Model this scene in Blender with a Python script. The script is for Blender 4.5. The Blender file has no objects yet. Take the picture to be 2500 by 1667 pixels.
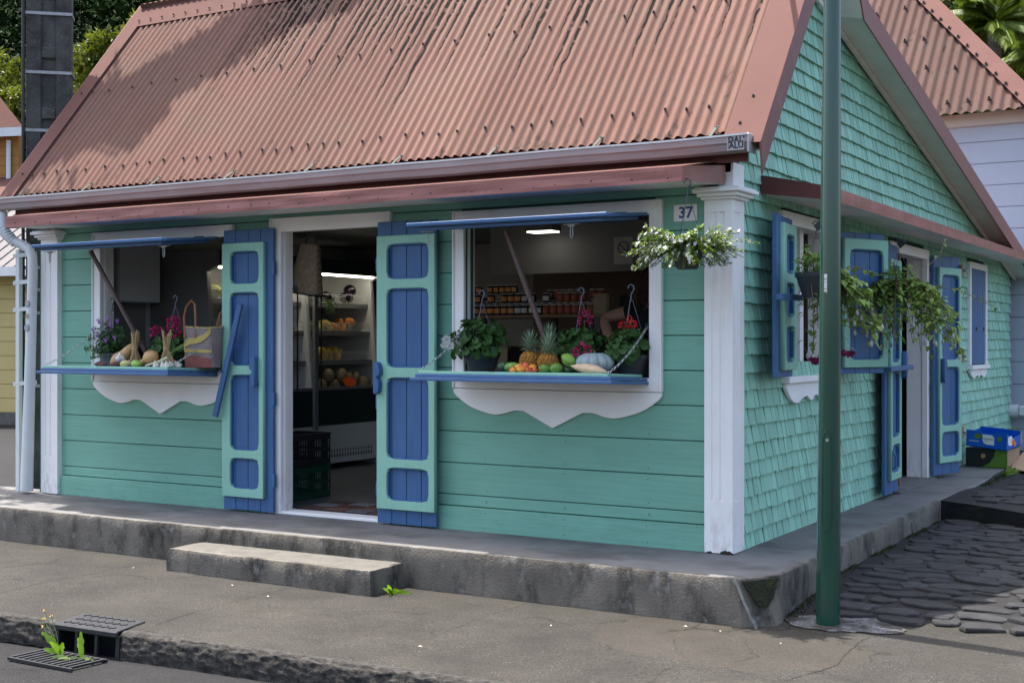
import bpy, bmesh, math, random
from mathutils import Matrix, Vector, noise
R = math.radians
random.seed(7)
SC = bpy.context.scene
COL = SC.collection
# ------------------------------------------------------------------ camera
cam = bpy.data.cameras.new('camera'); cam.lens = 45.29; cam.sensor_width = 36; cam.sensor_fit = 'HORIZONTAL'
cam.clip_end = 1000; cam.clip_start = 0.05
camo = bpy.data.objects.new('camera', cam); COL.objects.link(camo)
camo.location = (2.9535, -7.6532, 1.6)
camo.rotation_euler = (R(90), 0, R(30.828))
SC.camera = camo
# ------------------------------------------------------------------ light
SUN = Vector((0.34, -0.07, -1.0)).normalized()          # direction the light travels
w = bpy.data.worlds.new('World'); SC.world = w; w.use_nodes = True
nt = w.node_tree; nt.nodes.clear()
sky = nt.nodes.new('ShaderNodeTexSky'); sky.sky_type = 'NISHITA'; sky.sun_disc = False
sky.sun_elevation = math.asin(-SUN.z); sky.sun_rotation = math.atan2(-SUN.x, -SUN.y)
sky.air_density = 1.0; sky.dust_density = 4.5; sky.ozone_density = 0.6
bg = nt.nodes.new('ShaderNodeBackground'); bg.inputs[1].default_value = 0.15
wo = nt.nodes.new('ShaderNodeOutputWorld')
nt.links.new(sky.outputs[0], bg.inputs[0]); nt.links.new(bg.outputs[0], wo.inputs[0])
sl = bpy.data.lights.new('sun', 'SUN'); sl.energy = 3.5; sl.angle = R(0.53); sl.color = (1.0, 0.95, 0.88)
so = bpy.data.objects.new('sun', sl); COL.objects.link(so)
so.rotation_euler = SUN.to_track_quat('-Z', 'Y').to_euler(); so.location = (-10, -5, 30)
SC.view_settings.view_transform = 'Standard'; SC.view_settings.look = 'None'
SC.view_settings.exposure = 1.62; SC.view_settings.gamma = 1.0

# ------------------------------------------------------------------ materials
def lin(r, g, b):
    f = lambda c: (c/255/12.92) if c/255 <= .04045 else ((c/255+.055)/1.055)**2.4
    return (f(r), f(g), f(b))
class N:
    def __init__(s, name):
        s.m = bpy.data.materials.new(name); s.m.use_nodes = True
        s.t = s.m.node_tree; s.t.nodes.clear()
        s.geo = None
    def n(s, ty, **kw):
        x = s.t.nodes.new('ShaderNode'+ty)
        for k, v in kw.items(): setattr(x, k, v)
        return x
    def l(s, a, b): s.t.links.new(a, b)
    def pos(s):
        if not s.geo: s.geo = s.n('NewGeometry')
        return s.geo.outputs['Position']
    def put(s, sock, v):
        if hasattr(v, 'is_linked') or isinstance(v, bpy.types.NodeSocket): s.l(v, sock)
        elif isinstance(v, (tuple, list)) and len(v) == 3 and sock.type == 'RGBA': sock.default_value = (*v, 1)
        else: sock.default_value = v
    def math(s, op, a, b=0.0, c=None, clamp=False):
        x = s.n('Math', operation=op); x.use_clamp = clamp
        s.put(x.inputs[0], a); s.put(x.inputs[1], b)
        if c is not None: s.put(x.inputs[2], c)
        return x.outputs[0]
    def noise(s, scale, stretch=(1,1,1), detail=4, rough=.55, vec=None):
        v = vec if vec is not None else s.pos()
        if stretch != (1,1,1):
            m = s.n('VectorMath', operation='MULTIPLY'); s.l(v, m.inputs[0]); m.inputs[1].default_value = stretch; v = m.outputs[0]
        x = s.n('TexNoise'); s.l(v, x.inputs['Vector']); x.inputs['Scale'].default_value = scale
        x.inputs['Detail'].default_value = detail; x.inputs['Roughness'].default_value = rough
        return x.outputs['Fac']
    def rng(s, v, a, b, c, d):
        x = s.n('MapRange'); s.put(x.inputs[0], v)
        for i, k in enumerate((a, b, c, d)): x.inputs[i+1].default_value = k
        return x.outputs[0]
    def mix(s, fac, a, b, mode='MIX'):
        x = s.n('Mix', data_type='RGBA', blend_type=mode); s.put(x.inputs[0], fac)
        s.put(x.inputs[6], a); s.put(x.inputs[7], b); return x.outputs[2]
    def xyz(s, v=None):
        x = s.n('SeparateXYZ'); s.l(v if v is not None else s.pos(), x.inputs[0]); return x.outputs
def gray(N_, v):
    x = N_.n('CombineColor'); [N_.l(v, x.inputs[i]) for i in range(3)]; return x.outputs[0]
def mat(name, base, rough=.6, var=.1, vs=5, stretch=(1,1,1), dirt=(), rnd=0, bump=None, metal=0, spec=.4, rvar=0, trans=0, emit=0, obj=False, coat=0):
    t = N(name)
    vec = None
    if obj:
        tc = t.n('TexCoord'); vec = tc.outputs['Object']
    col = base
    if var:
        f = t.rng(t.noise(vs, stretch, vec=vec), .25, .75, 1-var, 1+var)
        col = t.mix(1.0, base, gray(t, f), 'MULTIPLY')
    if rnd:
        oi = t.n('ObjectInfo'); f = t.rng(oi.outputs['Random'], 0, 1, 1-rnd, 1+rnd)
        col = t.mix(1.0, col, gray(t, f), 'MULTIPLY')
    for d in dirt:
        dc, sc, lo, hi, amt = d[:5]; st = d[5] if len(d) > 5 else (1,1,1)
        col = t.mix(t.rng(t.noise(sc, st, 6, .62, vec=vec), lo, hi, 0, amt), col, dc)
    if name == 'white_trim_paint':
        zz = t.xyz()[2]; col = t.mix(t.math('MULTIPLY', t.rng(zz, .62, .27, 0, .7), t.rng(t.noise(18, (1,1,.35), 6, .7), .48, .72, 0, 1)), col, (.22, .20, .17))
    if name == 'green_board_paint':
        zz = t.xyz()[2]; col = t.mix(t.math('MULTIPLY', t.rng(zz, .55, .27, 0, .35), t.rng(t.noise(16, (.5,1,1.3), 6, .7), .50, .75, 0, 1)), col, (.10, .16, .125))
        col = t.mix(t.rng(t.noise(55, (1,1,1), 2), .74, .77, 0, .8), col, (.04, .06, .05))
    p = t.n('BsdfPrincipled'); t.put(p.inputs['Base Color'], col)
    p.inputs['Roughness'].default_value = rough; p.inputs['Metallic'].default_value = metal
    p.inputs['Specular IOR Level'].default_value = spec
    if coat: p.inputs['Coat Weight'].default_value = coat; p.inputs['Coat Roughness'].default_value = .12
    if rvar: t.l(t.rng(t.noise(vs*3, stretch), .3, .7, rough-rvar, rough+rvar), p.inputs['Roughness'])
    if emit:
        p.inputs['Emission Color'].default_value = (*base, 1); p.inputs['Emission Strength'].default_value = emit
    if bump:
        b = t.n('Bump'); b.inputs['Distance'].default_value = bump[1]; b.inputs['Strength'].default_value = 1
        t.l(t.noise(bump[0], bump[2] if len(bump) > 2 else (1,1,1), 5, .6, vec=vec), b.inputs['Height']); t.l(b.outputs[0], p.inputs['Normal'])
    o = t.n('OutputMaterial'); sh = p.outputs[0]
    if trans:
        tr = t.n('BsdfTranslucent'); t.put(tr.inputs[0], col); mx = t.n('MixShader'); mx.inputs[0].default_value = trans
        t.l(sh, mx.inputs[1]); t.l(tr.outputs[0], mx.inputs[2]); sh = mx.outputs[0]
    t.l(sh, o.inputs[0])
    return t.m
GREEN = (.175, .395, .300); MINT = (.255, .500, .390); BLUE = (.046, .120, .268); WHITE = (.84, .82, .80)
DK = (.05, .045, .04)
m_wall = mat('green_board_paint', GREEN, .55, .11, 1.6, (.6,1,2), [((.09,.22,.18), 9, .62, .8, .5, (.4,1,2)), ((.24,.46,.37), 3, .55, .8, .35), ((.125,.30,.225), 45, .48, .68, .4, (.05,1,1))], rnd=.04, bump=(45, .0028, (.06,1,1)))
m_gap = mat('dark_green_recess', (.035, .095, .075), .8, .2, 9)
m_shing = mat('mint_shingle_paint', (.270, .520, .395), .6, .10, 6, (1,3,.6), [((.20,.40,.30), 14, .6, .8, .5, (1,3,.5)), ((.22,.05,.06), 5, .725, .75, .7, (1,1,1.6))], rnd=.13, bump=(60, .002, (1,3,.25)))
m_shingd = mat('shingle_wall_backing', (.016, .045, .036), .85, .2, 9)
m_mint = mat('mint_frame_paint', MINT, .5, .06, 6, dirt=[((.12,.30,.24), 16, .62, .85, .5), ((.19,.39,.30), 55, .5, .7, .4, (1,1,.07))], bump=(50, .0015, (1,1,.1)))
m_blue = mat('blue_plank_paint', BLUE, .5, .12, 4, (3,3,.5), [((.09,.18,.34), 12, .60, .85, .5, (2,2,.3)), ((.028,.085,.22), 55, .48, .68, .5, (1,1,.05))], rnd=.06, bump=(60, .0012, (1,1,.12)))
m_blue2 = mat('blue_flap_paint', (.050, .126, .275), .42, .12, 5, dirt=[((.20,.28,.42), 22, .68, .8, .7, (.3,1,1))], bump=(60, .0008, (.12,1,1)))
m_white = mat('white_trim_paint', WHITE, .5, .05, 3, dirt=[((.42,.40,.37), 6, .63, .9, .35, (1,1,.5)), ((.10,.09,.08), 45, .74, .78, .6)], bump=(30, .0008))
m_whitew = mat('weathered_white_paint', WHITE, .55, .06, 3, dirt=[((.40,.38,.36), 5, .6, .9, .4, (1,1,.4)), ((.10,.07,.045), 11, .70, .74, .9)], bump=(30, .0012))
m_soff = mat('white_soffit_paint', (.80, .78, .76), .6, .08, 2, dirt=[((.40,.38,.34), 3, .55, .8, .3)])
m_red = mat('red_fascia_paint', (.27, .105, .088), .45, .13, 3, (1,1,1), [((.12,.06,.05), 13, .62, .78, .6, (1,1,.4)), ((.5,.25,.2), 8, .66, .8, .4)], bump=(20, .002))
m_redd = mat('dark_red_paint', (.13, .038, .035), .6, .15, 4, bump=(20, .001))
m_barge = mat('barge_flashing_paint', (.120, .058, .049), .8, .09, 2, spec=.12, dirt=[((.14,.08,.07), 22, .7, .78, .6)], bump=(8, .002))
m_bargev = mat('barge_face_paint', (.20, .075, .065), .55, .15, 4, dirt=[((.34,.17,.15), 9, .6, .8, .4, (1,1,.3))])
m_gut = mat('gutter_aluminium', (.30, .245, .25), .38, .12, 5, (.6,1,1), [((.25,.135,.12), 4, .48, .7, .8, (.25,1,2)), ((.10,.09,.085), 18, .66, .8, .5)], metal=.25, bump=(40, .0006))
m_gutlip = mat('gutter_lip_metal', (.55, .55, .55), .4, .12, 9, dirt=[((.22,.2,.18), 20, .62, .8, .5)], metal=.4)
m_metal = mat('galvanised_metal', (.34, .34, .34), .55, .2, 30, metal=.5)
m_dmetal = mat('dark_steel', (.06, .06, .065), .5, .2, 20, metal=.6)
m_bolt = mat('roofing_bolt_metal', (.055, .040, .036), .85, .3, 40, spec=.1)
m_chain = mat('chain_steel', (.55, .57, .58), .3, .1, 60, metal=.9)
m_concT = mat('concrete_platform', (.155, .151, .147), .85, .16, 3, dirt=[((.065,.063,.062), 3.0, .46, .66, .75, (.6,1,1)), ((.21,.205,.20), 7, .6, .75, .35), ((.03,.03,.03), 24, .70, .76, .7)], bump=(70, .003))
m_concS = mat('grimy_concrete', (.145, .130, .108), .9, .3, 4, (1,1,.6), [((.020,.018,.015), 5.5, .47, .64, .88, (1,1,.4)), ((.24,.235,.22), 11, .58, .70, .65, (1,1,.6)), ((.028,.033,.009), 5, .64, .8, .55)], bump=(70, .008))
m_step = mat('pale_step_concrete', (.115, .108, .094), .9, .14, 5, dirt=[((.07,.065,.055), 7, .5, .72, .7), ((.03,.09,.08), 28, .68, .76, .6)], bump=(60, .004))
def m_asphalt(name, base, sp, spk, grit=230, moss=0, patch=0):
    t = N(name)
    f = t.rng(t.noise(1.3, detail=8, rough=.68), .3, .7, .60, 1.36)
    col = t.mix(1.0, base, gray(t, f), 'MULTIPLY')
    f2 = t.rng(t.noise(grit, detail=2), .3, .7, .55, 1.5)
    col = t.mix(1.0, col, gray(t, f2), 'MULTIPLY')
    col = t.mix(t.rng(t.noise(2.2, (1,1.6,1), 6, .65), .56, .72, 0, .45), col, (base[0]*1.5, base[1]*1.42, base[2]*1.32))
    col = t.mix(t.rng(t.noise(3.6, (1,1.8,1), 6, .65), .54, .74, 0, .6), col, tuple(c*.55 for c in base))
    col = t.mix(1.0, col, gray(t, t.rng(t.noise(70, detail=4, rough=.75), .3, .7, .45, 1.65)), 'MULTIPLY')
    v = t.n('TexVoronoi'); t.l(t.pos(), v.inputs['Vector']); v.inputs['Scale'].default_value = sp
    col = t.mix(t.math('MULTIPLY', t.rng(v.outputs['Distance'], .10, .16, 1, 0), t.rng(t.noise(5), .5, .6, 0, spk)), col, (.5,.48,.44))
    if moss:
        y = t.xyz()[1]
        col = t.mix(t.math('MULTIPLY', t.rng(t.noise(3.5, detail=5), .42, .68, 0, .75), t.rng(y, -1.35, -.85, 0, 1)), col, (.040,.037,.026))
    if patch:
        x, y, z = t.xyz()
        ex = t.math('DIVIDE', t.math('SUBTRACT', x, .45), .78); ey = t.math('DIVIDE', t.math('SUBTRACT', y, -1.22), .52)
        rr = t.math('SQRT', t.math('ADD', t.math('MULTIPLY', ex, ex), t.math('MULTIPLY', ey, ey)))
        rr = t.math('ADD', rr, t.math('MULTIPLY', t.math('SUBTRACT', t.noise(2.6, detail=7, rough=.6), .5), 1.1))
        col = t.mix(t.rng(rr, .96, 1.0, .30, 0), col, (base[0]*1.75, base[1]*1.6, base[2]*1.42))
        edge = t.math('MULTIPLY', t.math('LESS_THAN', t.math('ABSOLUTE', t.math('SUBTRACT', rr, 1.01)), .012), t.rng(t.noise(3.3), .48, .56, 0, .8))
        col = t.mix(edge, col, tuple(c*.3 for c in base))
    # hairline cracks
    vc = t.n('TexVoronoi', feature='DISTANCE_TO_EDGE'); vc.inputs['Scale'].default_value = .42
    wv = t.n('VectorMath', operation='ADD'); t.l(t.pos(), wv.inputs[0])
    nn = t.n('TexNoise'); t.l(t.pos(), nn.inputs['Vector']); nn.inputs['Scale'].default_value = 1.6; nn.inputs['Detail'].default_value = 5
    t.l(nn.outputs['Color'], wv.inputs[1]); t.l(wv.outputs[0], vc.inputs['Vector'])
    cr = t.math('MULTIPLY', t.rng(vc.outputs['Distance'], .0, .0075, 1, 0), t.rng(t.noise(.9), .46, .54, 0, .85))
    col = t.mix(cr, col, tuple(c*.25 for c in base))
    p = t.n('BsdfPrincipled'); t.l(col, p.inputs['Base Color']); p.inputs['Roughness'].default_value = .88; p.inputs['Specular IOR Level'].default_value = .3
    b = t.n('Bump'); b.inputs['Distance'].default_value = .010; t.l(t.noise(grit*.4, detail=5, rough=.7), b.inputs['Height']); t.l(b.outputs[0], p.inputs['Normal'])
    o = t.n('OutputMaterial'); t.l(p.outputs[0], o.inputs[0]); return t.m
m_side = m_asphalt('worn_pavement', (.0360, .0330, .0285), 42, .35, 210, 1, 1)
m_road = m_asphalt('road_asphalt', (.0135, .0135, .014), 60, .25, 190)
m_kerb = mat('rough_basalt_kerb', (.046, .042, .037), .95, .5, 20, dirt=[((.008,.008,.008), 26, .45, .65, .8), ((.11,.10,.09), 16, .62, .75, .6)], bump=(90, .007))
m_lane = mat('lane_mortar', (.0125, .0118, .011), .9, .3, 6, dirt=[((.05,.05,.015), 4, .62, .75, .5), ((.012,.012,.013), 9, .5, .7, .7)], bump=(120, .004))
m_cob = mat('basalt_cobble', (.026, .026, .0275), .85, .4, 9, (1,2.5,1), [((.007,.007,.008), 12, .46, .66, .85, (1,2,1)), ((.075,.075,.075), 26, .66, .78, .5)], rnd=.3, bump=(70, .006))
m_moss = mat('moss_mat', (.035, .045, .008), .95, .4, 25, dirt=[((.02,.03,.008), 30, .5, .7, .7)], bump=(90, .01))
m_iron = mat('cast_iron', (.035, .036, .040), .5, .25, 20, metal=.35, bump=(90, .001))
m_pole = mat('green_lamp_post_paint', (.0075, .052, .035), .22, .10, 3, dirt=[((.10,.17,.13), 40, .74, .78, .4, (1,1,.4))], coat=.6)
m_post2 = mat('aggregate_concrete_post', (.085, .083, .078), .9, .3, 3, dirt=[((.025,.025,.024), 5, .42, .66, .8), ((.32,.31,.29), 60, .62, .70, .8)], bump=(60, .008))
m_pvc = mat('white_pvc', (.62, .64, .65), .35, .06, 3, dirt=[((.35,.35,.34), 6, .6, .8, .5, (1,1,.4))])
m_black = mat('black_plastic', (.018, .019, .021), .4, .1, 8)
m_pot = mat('anthracite_pot', (.035, .04, .045), .45, .12, 8)
m_potg = mat('grey_pot', (.15, .15, .155), .5, .12, 8)
m_wire = mat('dark_hanger_wire', (.05, .055, .075), .4, .1, 8)
m_wire2 = mat('blue_grey_hanger', (.16, .17, .24), .4, .1, 8)
m_wood = mat('weathered_brown_stick', (.13, .085, .075), .7, .25, 10, (1,1,.2), [((.45,.42,.38), 40, .62, .72, .8)], bump=(60, .002, (1,1,.2)))
m_shelfw = mat('brown_shelf_wood', (.20, .115, .065), .55, .2, 6, (.2,1,1))
m_inwall = mat('interior_grey_wall', (.28, .275, .27), .8, .06, 2)
m_inwarm = mat('interior_brown_wall', (.16, .115, .10), .8, .1, 2)
m_ceil = mat('interior_ceiling', (.16, .16, .16), .8, .1, 2)
m_floor = mat('interior_floor_tile', (.16, .16, .165), .4, .12, 3, dirt=[((.10,.10,.10), 6, .5, .7, .5)])
m_fridge = mat('fridge_white_panel', (.70, .70, .69), .4, .04, 3)
m_fgrey = mat('fridge_grey_panel', (.22, .22, .23), .45, .06, 3)
m_fdark = mat('fridge_dark_green', (.006, .03, .028), .3, .1, 3)
m_lamp = mat('lit_lamp_diffuser', (1.0, .96, .85), .5, 0, emit=1.2)
m_led = mat('lit_led_strip', (1.0, .93, .74), .5, 0, emit=5.0)
m_glassd = mat('dark_jar_contents', (.02, .012, .010), .12, .2, 20, coat=.6)
m_hon = mat('amber_jar_contents', (.24, .10, .03), .15, .2, 20, coat=.6)
m_tanp = mat('tan_package', (.34, .25, .15), .6, .1, 10)
m_lid = mat('white_jar_lid', (.55, .55, .55), .4, .05, 8)
m_labO = mat('orange_jar_label', (.70, .30, .10), .6, .25, 60)
m_labW = mat('white_jar_label', (.62, .61, .58), .6, .25, 60)
m_labR = mat('red_jar_label', (.42, .09, .07), .6, .25, 60)
m_paper = mat('white_paper', (.6, .6, .6), .7, .03, 4)
m_skin = mat('skin', (.50, .27, .19), .55, .06, 12)
m_cloth = mat('black_cotton', (.012, .012, .014), .9, .2, 30)
m_hair = mat('brown_hair', (.055, .030, .018), .6, .4, 60)
m_jean = mat('dark_trousers', (.02, .025, .04), .9, .2, 30)

# ------------------------------------------------------------------ mesh builder
V = Vector
class MB:
    def __init__(s, smooth=False): s.v = []; s.f = []; s.smooth = smooth; s.sharp = True
    def box(s, x0, x1, y0, y1, z0, z1):
        return s.obox(((x0+x1)/2, (y0+y1)/2, (z0+z1)/2), (abs(x1-x0)/2,0,0), (0,abs(y1-y0)/2,0), (0,0,abs(z1-z0)/2))
    def obox(s, c, a, b, d):
        c, a, b, d = V(c), V(a), V(b), V(d); o = len(s.v)
        for i in (-1,1):
            for j in (-1,1):
                for k in (-1,1): s.v.append(c+a*i+b*j+d*k)
        s.f += [tuple(o+q for q in t) for t in ((0,1,3,2),(4,6,7,5),(0,4,5,1),(2,3,7,6),(0,2,6,4),(1,5,7,3))]
        return s
    def bar(s, p, q, w, h, up=(0,0,1)):
        p, q = V(p), V(q); d = (q-p); L = d.length; d.normalize(); up = V(up)
        if abs(d.dot(up)) > .98: up = V((1,0,0))
        a = d.cross(up).normalized(); b = a.cross(d).normalized()
        return s.obox((p+q)/2, d*L/2, a*w/2, b*h/2)
    def prism(s, poly, vec):
        o = len(s.v); n = len(poly); vec = V(vec)
        s.v += [V(p) for p in poly]+[V(p)+vec for p in poly]
        s.f.append(tuple(range(o+n-1, o-1, -1))); s.f.append(tuple(range(o+n, o+2*n)))
        for i in range(n): j = (i+1) % n; s.f.append((o+i, o+j, o+n+j, o+n+i))
        return s
    def tube(s, pts, r, n=6, caps=True):
        pts = [V(p) for p in pts]; m = len(pts); rr = r if isinstance(r, (list, tuple)) else [r]*m
        o = len(s.v); up = None
        for i, p in enumerate(pts):
            d = (pts[min(i+1, m-1)]-pts[max(i-1, 0)]).normalized()
            if up is None: up = V((0,0,1)) if abs(d.z) < .9 else V((1,0,0))
            a = d.cross(up).normalized(); b = a.cross(d).normalized(); up = b
            for k in range(n):
                t = 2*math.pi*k/n; s.v.append(p+(a*math.cos(t)+b*math.sin(t))*rr[i])
        for i in range(m-1):
            for k in range(n):
                k2 = (k+1) % n; s.f.append((o+i*n+k, o+i*n+k2, o+(i+1)*n+k2, o+(i+1)*n+k))
        if caps: s.f.append(tuple(o+k for k in range(n-1, -1, -1))); s.f.append(tuple(o+(m-1)*n+k for k in range(n)))
        return s
    def cyl(s, p, q, r0, r1=None, n=14): return s.tube([p, q], [r0, r0 if r1 is None else r1], n)
    def lathe(s, prof, c=(0,0,0), n=16, M=None, fn=None):
        o = len(s.v); c = V(c); m = len(prof)
        for r, z in prof:
            for k in range(n):
                t = 2*math.pi*k/n; q = V((r*math.cos(t), r*math.sin(t), z))
                if fn: q = fn(q, t)
                if M: q = M @ q
                s.v.append(q+c)
        for i in range(m-1):
            for k in range(n):
                k2 = (k+1) % n; s.f.append((o+i*n+k, o+i*n+k2, o+(i+1)*n+k2, o+(i+1)*n+k))
        s.f.append(tuple(o+k for k in range(n-1, -1, -1))); s.f.append(tuple(o+(m-1)*n+k for k in range(n)))
        return s
    def blob(s, c, r, n=14, m=9, fn=None, M=None):
        prof = []
        o = len(s.v); c = V(c)
        s.v.append(None)
        for i in range(1, m):
            ph = math.pi*i/m
            for k in range(n):
                t = 2*math.pi*k/n; s.v.append(V((math.sin(ph)*math.cos(t), math.sin(ph)*math.sin(t), -math.cos(ph))))
        s.v[o] = V((0,0,-1)); s.v.append(V((0,0,1)))
        for i in range(o, len(s.v)):
            q = s.v[i]
            if fn: q = fn(q.copy())
            q = V((q.x*r[0], q.y*r[1], q.z*r[2]))
            if M: q = M @ q
            s.v[i] = q+c
        e = len(s.v)-1
        for k in range(n):
            k2 = (k+1) % n
            s.f.append((o, o+1+k2, o+1+k)); s.f.append((e, o+1+(m-2)*n+k, o+1+(m-2)*n+k2))
            for i in range(m-2): s.f.append((o+1+i*n+k, o+1+i*n+k2, o+1+(i+1)*n+k2, o+1+(i+1)*n+k))
        return s
    def poly(s, pts): o = len(s.v); s.v += [V(p) for p in pts]; s.f.append(tuple(range(o, o+len(pts)))); return s
    def grid(s, fn, nu, nv):
        o = len(s.v)
        for j in range(nv+1):
            for i in range(nu+1): s.v.append(V(fn(i/nu, j/nv)))
        for j in range(nv):
            for i in range(nu): a = o+j*(nu+1)+i; s.f.append((a, a+1, a+nu+2, a+nu+1))
        return s
    def leaf(s, p, d, up, L, W, fold=.15, droop=.2):
        p, d, up = V(p), V(d).normalized(), V(up); a = d.cross(up)
        if a.length < 1e-3: a = d.cross(V((1,0,0)))
        a.normalize(); u = a.cross(d).normalized(); o = len(s.v)
        s.v += [p, p+d*L*.45+a*W*.5+u*W*fold, p+d*L*.5-u*L*droop*.1, p+d*L*.45-a*W*.5+u*W*fold, p+d*L-u*L*droop]
        s.f += [(o, o+1, o+2), (o, o+2, o+3), (o+1, o+4, o+2), (o+2, o+4, o+3)]
        return s
    def rleaf(s, p, nrm, r, n=8, cup=.25):
        p, nrm = V(p), V(nrm).normalized(); a = nrm.cross(V((.3,.5,.8))).normalized(); b = nrm.cross(a); o = len(s.v)
        s.v.append(p)
        for k in range(n):
            t = 2*math.pi*k/n; q = r*(.78+.34*random.random())
            s.v.append(p+(a*math.cos(t)+b*math.sin(t))*q+nrm*r*cup)
        for k in range(n-1): s.f.append((o, o+1+k, o+2+k))
        return s
    def mesh(s, name):
        me = bpy.data.meshes.new(name); me.from_pydata([tuple(v) for v in s.v], [], s.f); me.update()
        if s.smooth: 
            me.shade_smooth()
            if s.sharp: me.set_sharp_from_angle(angle=R(42))
        return me
WM = {}
I4 = Matrix.Identity(4)
def T(*p): return Matrix.Translation(V(p) if len(p) == 3 else V(p[0]))
def RZ(a): return Matrix.Rotation(a, 4, 'Z')
def RX(a): return Matrix.Rotation(a, 4, 'X')
def RY(a): return Matrix.Rotation(a, 4, 'Y')
def link(o, parent, M):
    COL.objects.link(o)
    if parent is not None:
        o.parent = parent; o.matrix_parent_inverse = WM[parent.name].inverted()
    o.matrix_basis = M; WM[o.name] = M.copy()
    return o
def add(name, mb, material, parent=None, M=I4, bevel=0, kind=None, smooth_angle=False):
    me = mb if isinstance(mb, bpy.types.Mesh) else mb.mesh(name)
    if material is not None and not me.materials: me.materials.append(material)
    o = bpy.data.objects.new(name, me); link(o, parent, M)
    if bevel:
        b = o.modifiers.new('bevel', 'BEVEL'); b.width = bevel; b.segments = 1; b.limit_method = 'ANGLE'; b.angle_limit = R(40)
    if kind: o['kind'] = kind
    return o
def thing(name, label, cat, loc=(0,0,0), group=None, M=None):
    o = bpy.data.objects.new(name, None); o.empty_display_size = .1
    link(o, None, M if M is not None else T(*loc)); tag(o, label, cat, group); return o
def tag(o, label, cat, group=None):
    o['label'] = label; o['category'] = cat
    if group: o['group'] = group
    return o
def plate(outer, holes, th, bev=0, M=None):
    """2-D outline with holes, extruded by th (centred) in local Z."""
    cu = bpy.data.curves.new('plate', 'CURVE'); cu.dimensions = '2D'; cu.fill_mode = 'BOTH'
    for pl in [outer]+holes:
        sp = cu.splines.new('POLY'); sp.points.add(len(pl)-1)
        for i, (x, y) in enumerate(pl): sp.points[i].co = (x, y, 0, 1)
        sp.use_cyclic_u = True
    cu.extrude = th/2; cu.bevel_depth = bev; cu.bevel_resolution = 0; cu.offset = -bev
    return curve_mesh(cu, M)
def curve_mesh(cu, M=None):
    o = bpy.data.objects.new('tmp', cu); COL.objects.link(o)
    dg = bpy.context.evaluated_depsgraph_get(); me = bpy.data.meshes.new_from_object(o.evaluated_get(dg))
    bpy.data.objects.remove(o); bpy.data.curves.remove(cu)
    if M: me.transform(M)
    me.materials.clear()
    return me
def text(s, size, M, ext=.0008, align='CENTER', bold=0):
    cu = bpy.data.curves.new('txt', 'FONT'); cu.body = s; cu.size = size; cu.extrude = ext; cu.align_x = align; cu.align_y = 'CENTER'; cu.resolution_u = 2; cu.offset = bold
    return curve_mesh(cu, M)
FRONT = lambda x, y, z: T(x, y, z) @ RX(R(90))                       # local XY -> world XZ, facing -y
SIDE = lambda x, y, z: T(x, y, z) @ RZ(R(90)) @ RX(R(90))            # local X -> +y, local Y -> z, facing +x
def rdir(zmin=-1):
    while True:
        d = V((random.uniform(-1,1), random.uniform(-1,1), random.uniform(-1,1)))
        if .05 < d.length < 1 and d.normalized().z >= zmin: return d.normalized()
# ================================================================== SETTING: ground, road, pavement, lane
def sstep(a, b, x): t = max(0, min(1, (x-a)/(b-a))); return t*t*(3-2*t)
def gz(x, y):
    z = .11*sstep(-.75, .7, y)*sstep(.15, .6, x)
    z += .035*sstep(.8, 2.4, x)*sstep(-1.6, -.3, y)
    return z
def yk(x): return -2.72+.053*max(-1.0, min(7, x+3.47))
terrain = add('ground', MB().grid(lambda u, v: (-160+320*u, -60+240*v, -.30), 8, 8), m_side); terrain['kind'] = 'structure'
road = add('road', MB().grid(lambda u, v: (-30+60*u, -14+(14+yk(-30+60*u)+.03)*v, -.145+.01*math.sin(u*40)), 60, 6), m_road); road['kind'] = 'structure'
alley = add('alley', MB().grid(lambda u, v: (-40+33.35*u, -.9+40*v, .004+.02*(1-u)), 8, 8), m_road); alley['kind'] = 'structure'
def sw(u, v):
    x = -14+22*u; y = yk(x)+.05+(-.30-yk(x)-.05)*v
    n = noise.noise(V((x*.8, y*.8, 3)))*.012
    edge = .006*sstep(.05, 0, v)
    n *= min(1, max(0, (abs(x+2.8)-.45)/.3)) if y < -2.2 else 1
    return (x, y, gz(x, y)+n*(1-sstep(.55, .8, v))-edge)
pav = add('pavement', MB(True).grid(sw, 110, 26), m_side); pav['kind'] = 'structure'
mb = MB(True); mb.sharp = False
DR0, DR1 = -3.02, -2.54
def kerbstrip(x0, x1):
    n = int((x1-x0)/.009)
    prof = [(.085, -.004), (.055, .001), (.03, -.002), (.010, -.018), (.0, -.06), (-.006, -.10), (-.004, -.15)]
    def fn(u, v):
        x = x0+(x1-x0)*u; k = v*(len(prof)-1); i = min(int(k), len(prof)-2); f = k-i
        dy = prof[i][0]*(1-f)+prof[i+1][0]*f; dz = prof[i][1]*(1-f)+prof[i+1][1]*f
        q = V((x*9, dy*30, dz*30)); a = sstep(.075, .005, dy)
        d = noise.fractal(q*1.5, .55, 2.3, 7)*.009*a
        d2 = noise.noise(V((x*2.3, 0, 1)))*.015*a
        return (x, yk(x)+dy-d-d2, dz+.001+noise.noise(q*1.7)*.012*a)
    mb.grid(fn, n, 26)
kerbstrip(-14, DR0); kerbstrip(DR1, 6)
kerb = add('kerb', mb, m_kerb); kerb['kind'] = 'structure'
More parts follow.
